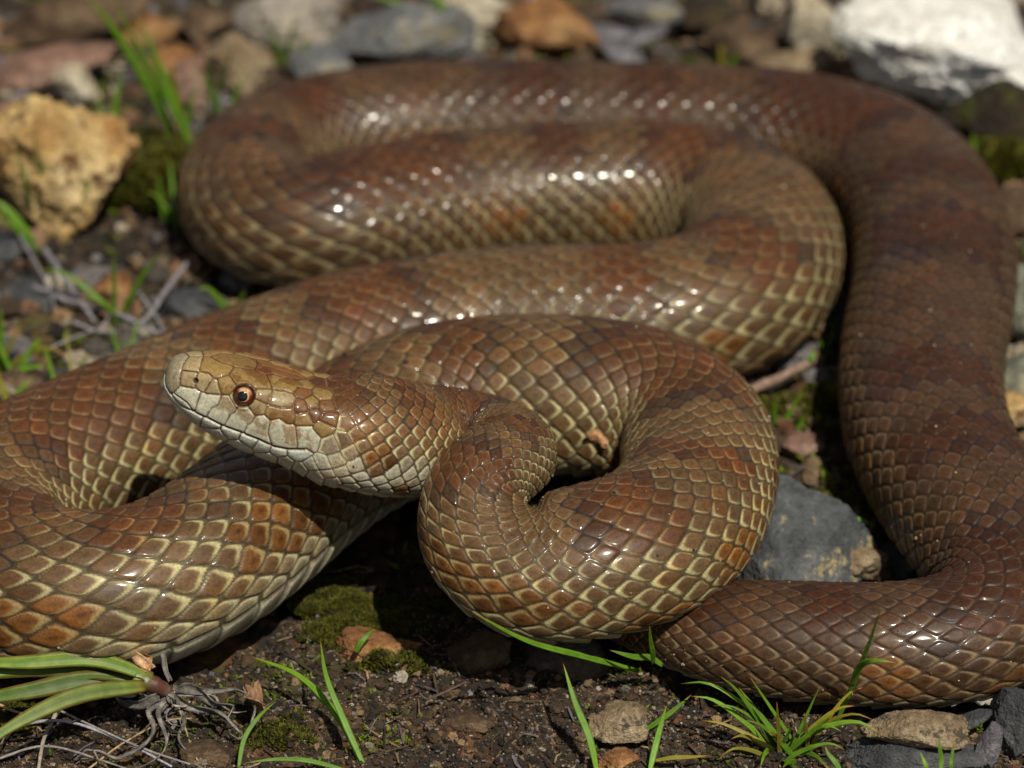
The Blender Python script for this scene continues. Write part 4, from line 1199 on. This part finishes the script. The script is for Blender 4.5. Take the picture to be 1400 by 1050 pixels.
# flake of leaf resting on the snake, and a brown leaf flake in the soil
def leaf_flake(px, py, z, w, h, c, label, rz, rx, ry, seed):
    r_ = np.random.default_rng(seed)
    n, m = 14, 24
    rr_ = np.linspace(0.02, 1, n)[:, None]; p = np.linspace(0, 2 * pi, m, endpoint=False)[None]
    ol = 1 + .25 * np.sin(2 * p + r_.uniform(0, 6)) + .16 * np.sin(5 * p + r_.uniform(0, 6)) + .08 * np.sin(9 * p)
    x = rr_ * np.cos(p) * ol; y = rr_ * np.sin(p) * ol
    zt = .30 * x * x - .16 * y * y + .10 * np.sin(5 * x + 2 * y)
    top = np.stack([x * w / 2, y * h / 2, zt * w * .4 + .0022], -1).reshape(-1, 3)
    bot = top.copy(); bot[:, 2] -= .0045
    F = grid_faces(n, m, True); k = n * m
    rim = np.array([[(n - 1) * m + j, k + (n - 1) * m + j, k + (n - 1) * m + (j + 1) % m, (n - 1) * m + (j + 1) % m] for j in range(m)])
    V = np.vstack([top, bot])
    o = mesh_obj('leaf_flake', V, [F, F[:, ::-1] + k, rim], M_DRY, None, np.tile(c, (len(V), 1)) * (1 + .35 * fbm(V, 40, 3, seed))[:, None])
    o.location = at(px, py, z); o.rotation_euler = (radians(rx), radians(ry), radians(rz))
    return tag(o, label, 'leaf flake')
def on_snake(px, py, lift):
    k = 36.0 / LENS / 1400.0
    fx, fy = to_pixel(V)
    dep = (V - CAM) @ FWD
    m = (np.abs(fx - px) < 4) & (np.abs(fy - py) < 4)
    i = np.where(m)[0][np.argmin(dep[m])]
    return V[i] + Nrm.reshape(-1, 3)[i] * lift, Nrm.reshape(-1, 3)[i]
lf = leaf_flake(815, 600, .2, .055, .020, (.42, .22, .11), 'small pinkish tan leaf flake resting on the back of the front loop', 0, 0, 0, 5)
p_, n_ = on_snake(815, 600, .006)
lf.location = p_
zz = Vector(n_).normalized(); xx = (Vector((.8, -.35, -.5)) - zz * zz.dot(Vector((.8, -.35, -.5)))).normalized(); yy = zz.cross(xx)
lf.rotation_euler = Matrix((xx, yy, zz)).transposed().to_euler()
leaf_flake(348, 955, .03, .11, .055, (.30, .17, .10), 'brown papery leaf flake standing in the soil right of the dried leaves', 100, 60, 10, 6)
leaf_flake(1346, 955, .03, .05, .03, (.30, .27, .24), 'pale papery flake under the right bend of the lower coil', 20, 40, 10, 8)

# ------------------------------------------------------------------ loose matter: crumbs of earth, gravel, moss
def scatter(name, n, poly, size, mat, colf, label, seed, zoff=0.0, lod=1, flat=.7, reject=0.08, clump=None):
    r_ = np.random.default_rng(seed)
    px = r_.uniform(poly[0], poly[2], n * 3); py = r_.uniform(poly[1], poly[3], n * 3)
    k = 36.0 / LENS / 1400.0
    Dv = FWD + np.outer((px - 700) * k, [1, 0, 0]) - np.outer((py - 525) * k, UPV)
    P = CAM + Dv * ((-0.02 - CAM[2]) / Dv[:, 2])[:, None]
    d = snake_dist(P)
    keep = d > -reject
    if clump is not None: keep &= clump(P) > r_.uniform(0, 1, len(P))
    P = P[keep][:n]; m = len(P)
    P[:, 2] = ground_h(P * [1, 1, 0], d[keep][:n]) + zoff
    Vb, Fb = ICO[lod]
    sz = size[0] * (size[1] / size[0]) ** (r_.uniform(0, 1, m) ** 2.2)
    Vv = np.repeat(Vb[None], m, 0)
    jit = r_.uniform(.62, 1.25, (m, len(Vb), 1)); Vv = Vv * jit
    sc3 = r_.uniform(.6, 1.2, (m, 1, 3)) * [1, 1, flat]
    Vv = Vv * sc3
    ang = r_.uniform(0, 2 * pi, m); c_, s_ = np.cos(ang)[:, None], np.sin(ang)[:, None]
    tl = r_.uniform(-.7, .7, m); ct, st = np.cos(tl)[:, None], np.sin(tl)[:, None]
    x, y, z = Vv[..., 0], Vv[..., 1], Vv[..., 2]
    y, z = y * ct - z * st, y * st + z * ct
    x, y = x * c_ - y * s_, x * s_ + y * c_
    Vv = np.stack([x, y, z], -1) * sz[:, None, None] + P[:, None]
    Ff = (Fb[None] + np.arange(m)[:, None, None] * len(Vb)).reshape(-1, 3)
    col = np.repeat(colf(P, r_, m)[:, None], len(Vb), 1).reshape(-1, 3)
    o = mesh_obj(name, Vv.reshape(-1, 3), Ff, mat, None, col, smooth=False)
    return tag(o, label, kind='stuff')

def c_soil(P, r_, m):
    t = r_.uniform(0, 1, m)
    c = mixc((.008, .006, .004), (.052, .030, .014), t)
    u = r_.uniform(0, 1, m)[:, None]
    c = np.where(u > .92, np.array((.15, .10, .055)), c); c = np.where((u > .84) & (u < .87), np.array((.08, .032, .014)), c)
    return c * r_.uniform(.7, 1.3, (m, 1))
def c_gravel(P, r_, m):
    pal = np.array([(.30, .25, .18), (.12, .11, .11), (.20, .11, .06), (.38, .34, .27), (.07, .06, .05), (.16, .15, .16), (.24, .15, .08), (.04, .03, .02)])
    return pal[r_.integers(0, len(pal), m)] * r_.uniform(.6, 1.1, (m, 1))
scatter('soil_crumbs', 26000, (-80, 780, 1480, 1090), (.0022, .013), M_CRUMB, c_soil, 'crumbs of dark earth in the foreground', 1, .0)
scatter('soil_grit', 16000, (-80, 780, 1480, 1090), (.0015, .0045), M_CRUMB, lambda P, r_, m: c_gravel(P, r_, m) * .8, 'fine grit sprinkled over the foreground earth', 2, .004)
scatter('soil_lumps', 12000, (-120, -60, 1500, 800), (.006, .034), M_CRUMB, c_soil, 'crumbs of dark earth behind and between the coils', 3, .0)
scatter('gravel', 1900, (-120, -60, 1500, 560), (.010, .058), M_CRUMB, c_gravel, 'small mixed gravel behind the coils', 4, .004, 2)
scatter('gravel_bits', 150, (-80, 800, 1480, 1080), (.005, .016), M_CRUMB, c_gravel, 'small gravel bits in the foreground earth', 5, .004, 2)

# moss: every sprig a few pointed leaves
def moss(n, cx, cy, rx, ry, z0, dome_h, leaf, seed, name, label):
    r_ = np.random.default_rng(seed)
    a = r_.uniform(0, 2 * pi, n); q = np.sqrt(r_.uniform(0, 1, n))
    edge = 1 + .25 * np.sin(3 * a + seed) + .15 * np.sin(7 * a)
    cpos = at(cx, cy, z0); u = pxs(cpos)
    X_ = cpos[0] + q * np.cos(a) * rx * u * edge; Y_ = cpos[1] + q * np.sin(a) * ry * u * 2 * edge
    Pp = np.stack([X_, Y_, 0 * X_], 1)
    h = ground_h(Pp); Z_ = np.maximum(h, z0 - .02 + dome_h * (1 - q ** 2) + .022 * fbm(Pp, 16, 3, seed))
    root = np.stack([X_, Y_, Z_], 1)
    Vs, Fs, Cs = [], [], []
    m = 5
    for j in range(m):
        b = r_.uniform(0, 2 * pi, n); el = r_.uniform(.35, 1.35, n)
        d = np.stack([np.cos(b) * np.cos(el), np.sin(b) * np.cos(el), np.sin(el)], 1)
        L_ = leaf * r_.uniform(.6, 1.3, n)[:, None]
        sdv = np.stack([-np.sin(b), np.cos(b), 0 * b], 1) * L_ * .22
        upv = np.array([0, 0, 1.0]) * L_ * .10
        mid = root + d * L_ * .45
        Vs.append(np.stack([root, mid + sdv, mid - sdv, root + d * L_, mid + upv], 1))
        Fs.append(np.array([[0, 1, 4], [0, 4, 2], [1, 3, 4], [4, 3, 2]]))
        Cs.append(r_.uniform(.2, 2.0, n)[:, None] * mixc((.75, .75, .5), (1.5, 1.25, 1.0), r_.uniform(0, 1, n)))
    Va = np.concatenate([v.reshape(-1, 3) for v in Vs]); k = n * 5
    Fa = np.concatenate([(Fs[j][None] + (np.arange(n) * 5)[:, None, None] + j * k).reshape(-1, 3) for j in range(m)])
    Ca = np.concatenate([np.repeat(c[:, None], 5, 1).reshape(-1, 3) for c in Cs])
    o = mesh_obj(name, Va, Fa, M_MOSS, None, Ca, smooth=False)
    return tag(o, label, kind='stuff')
moss(11000, 494, 834, 96, 38, .0, .020, .0085, 1, 'moss_clump', 'cushion of dark green moss under the left coil')
moss(1600, 220, 235, 60, 50, .03, .05, .034, 2, 'moss_patch', 'blurred green moss right of the large yellow rock')
moss(900, 1370, 215, 50, 30, .03, .04, .030, 3, 'moss_patch', 'blurred moss at the right under the mossy rock')
moss(900, 380, 1000, 50, 16, .0, .008, .012, 4, 'moss_patch', 'thin moss at the bottom beside the curved blade')
moss(700, 540, 905, 50, 12, .0, .01, .013, 5, 'moss_patch', 'sparse moss sprigs by the rusty lump of earth')
moss(700, 1090, 560, 40, 20, .0, .02, .018, 6, 'moss_patch', 'moss under the pinkish stick')
moss(700, 1150, 690, 40, 20, .0, .01, .014, 7, 'moss_patch', 'moss above the patched blue grey rock')
moss(500, 40, 965, 40, 14, .01, .01, .014, 8, 'moss_patch', 'moss under the green blades at lower left')

# litter: bits of stem, needle and bark lying about
def litter(name, n, poly, size, cols, label, seed):
    r_ = np.random.default_rng(seed)
    px = r_.uniform(poly[0], poly[2], n * 2); py = r_.uniform(poly[1], poly[3], n * 2)
    k = 36.0 / LENS / 1400.0
    Dv = FWD + np.outer((px - 700) * k, [1, 0, 0]) - np.outer((py - 525) * k, UPV)
    P = CAM + Dv * ((-0.01 - CAM[2]) / Dv[:, 2])[:, None]
    d = snake_dist(P); P = P[d > -.05][:n]; m = len(P)
    a = r_.uniform(0, 2 * pi, m); L_ = r_.uniform(size[0], size[1], m) * r_.uniform(.4, 1, m); w = r_.uniform(.0009, .0030, m) * (size[1] / .1) ** .5
    Vs = []
    for t, bend in ((-.5, 0), (0, 1), (.5, 0)):
        Q_ = P + np.stack([np.cos(a), np.sin(a), 0 * a], 1) * (t * L_)[:, None] + np.stack([-np.sin(a), np.cos(a), 0 * a], 1) * (bend * r_.uniform(-.18, .18, m) * L_)[:, None]
        Q_[:, 2] = 0; Q_[:, 2] = ground_h(Q_) + .006 + np.abs(r_.normal(0, .006, m))
        for q in range(4):
            b = q * pi / 2
            Vs.append(Q_ + (np.stack([-np.sin(a), np.cos(a), 0 * a], 1) * math.cos(b) + np.array([0, 0, .6]) * math.sin(b)) * (w * (1.0 - .35 * abs(t)))[:, None])
    Va = np.stack(Vs, 1)
    F1_ = [[i * 4 + j, i * 4 + (j + 1) % 4, (i + 1) * 4 + (j + 1) % 4, (i + 1) * 4 + j] for i in range(2) for j in range(4)] + [[0, 3, 2, 1], [8, 9, 10, 11]]
    Fa = (np.array(F1_)[None] + (np.arange(m) * 12)[:, None, None]).reshape(-1, 4)
    cc_ = np.array(cols)[r_.integers(0, len(cols), m)] * r_.uniform(.5, 1.2, (m, 1))
    o = mesh_obj(name, Va.reshape(-1, 3), Fa, M_DRY, None, np.repeat(cc_[:, None], 12, 1).reshape(-1, 3), smooth=False)
    return tag(o, label, kind='stuff')
LC = [(.16, .10, .055), (.08, .05, .03), (.13, .12, .115), (.05, .032, .022), (.24, .18, .10), (.11, .10, .11)]
litter('plant_litter', 260, (-60, 830, 1460, 1080), (.02, .10), LC, 'bits of dry stem and bark on the foreground earth', 1)
litter('plant_litter', 520, (-100, -40, 1500, 800), (.06, .26), LC, 'bits of dry stem and bark behind and beside the coils', 2)

def moss_sprigs(n, poly, leaf, seed, label):
    """single bright sprigs dotted over the soil"""
    r_ = np.random.default_rng(seed)
    px = r_.uniform(poly[0], poly[2], n * 4); py = r_.uniform(poly[1], poly[3], n * 4)
    k = 36.0 / LENS / 1400.0
    Dv = FWD + np.outer((px - 700) * k, [1, 0, 0]) - np.outer((py - 525) * k, UPV)
    P = CAM + Dv * ((-0.02 - CAM[2]) / Dv[:, 2])[:, None]
    P[:, 2] = 0
    g = fbm(P, 5, 3, 900 + seed) + r_.normal(0, .12, len(P))
    P = P[(snake_dist(P) > -.04) & (g > .10)][:n]; m = len(P)
    P[:, 2] = ground_h(P) + .003
    Vs, Fs, Cs = [], [], []
    for j in range(5):
        b = r_.uniform(0, 2 * pi, m); el = r_.uniform(.2, 1.2, m)
        d = np.stack([np.cos(b) * np.cos(el), np.sin(b) * np.cos(el), np.sin(el)], 1); L_ = leaf * r_.uniform(.5, 1.4, m)[:, None]
        sv = np.stack([-np.sin(b), np.cos(b), 0 * b], 1) * L_ * .2; mid = P + d * L_ * .5
        Vs.append(np.stack([P, mid + sv, mid - sv, P + d * L_, mid + np.array([0, 0, .1]) * L_], 1))
        Fs.append((np.array([[0, 1, 4], [0, 4, 2], [1, 3, 4], [4, 3, 2]])[None] + (np.arange(m) * 5)[:, None, None] + j * m * 5).reshape(-1, 3))
        Cs.append(np.repeat((r_.uniform(.8, 3.2, m)[:, None] * np.array((.9, 1.1, .6)))[:, None], 5, 1).reshape(-1, 3))
    o = mesh_obj('moss_sprigs', np.concatenate([v.reshape(-1, 3) for v in Vs]), np.concatenate(Fs), M_MOSS, None, np.concatenate(Cs), smooth=False)
    return tag(o, label, kind='stuff')
moss_sprigs(700, (-40, 830, 1440, 1070), .012, 1, 'tiny moss sprigs dotted over the foreground earth')
moss_sprigs(900, (-80, 0, 1480, 800), .026, 2, 'moss sprigs dotted over the earth behind the coils')

# grains of soil clinging to the skin, thicker low on the flanks
def skin_grit(n, seed):
    r_ = np.random.default_rng(seed)
    i = r_.integers(60000, len(V) - 20000, n * 6)
    z = V[i, 2]; up = Nrm.reshape(-1, 3)[i]
    ok_ = (up[:, 2] > -.25) & (r_.uniform(0, 1, len(i)) < np.where(z < .12, .9, .16))
    i = i[ok_][:n]; m = len(i)
    Vb, Fb = ICO[1]
    sz = r_.uniform(.0009, .0026, m) * (1 + (r_.uniform(0, 1, m) > .95) * 1.2)
    Vv = Vb[None] * r_.uniform(.6, 1.3, (m, len(Vb), 1)) * sz[:, None, None] + (V[i] + Nrm.reshape(-1, 3)[i] * (sz * .35)[:, None])[:, None]
    pal = np.array([(.05, .03, .02), (.20, .14, .09), (.34, .28, .20), (.10, .07, .05)])
    c = pal[r_.integers(0, 4, m)]
    o = mesh_obj('skin_grit', Vv.reshape(-1, 3), (Fb[None] + (np.arange(m) * len(Vb))[:, None, None]).reshape(-1, 3), M_CRUMB, None, np.repeat(c[:, None], len(Vb), 1).reshape(-1, 3), smooth=False)
    return tag(o, 'specks of soil and dust clinging to the scales of the snake', kind='stuff')
skin_grit(900, 3)
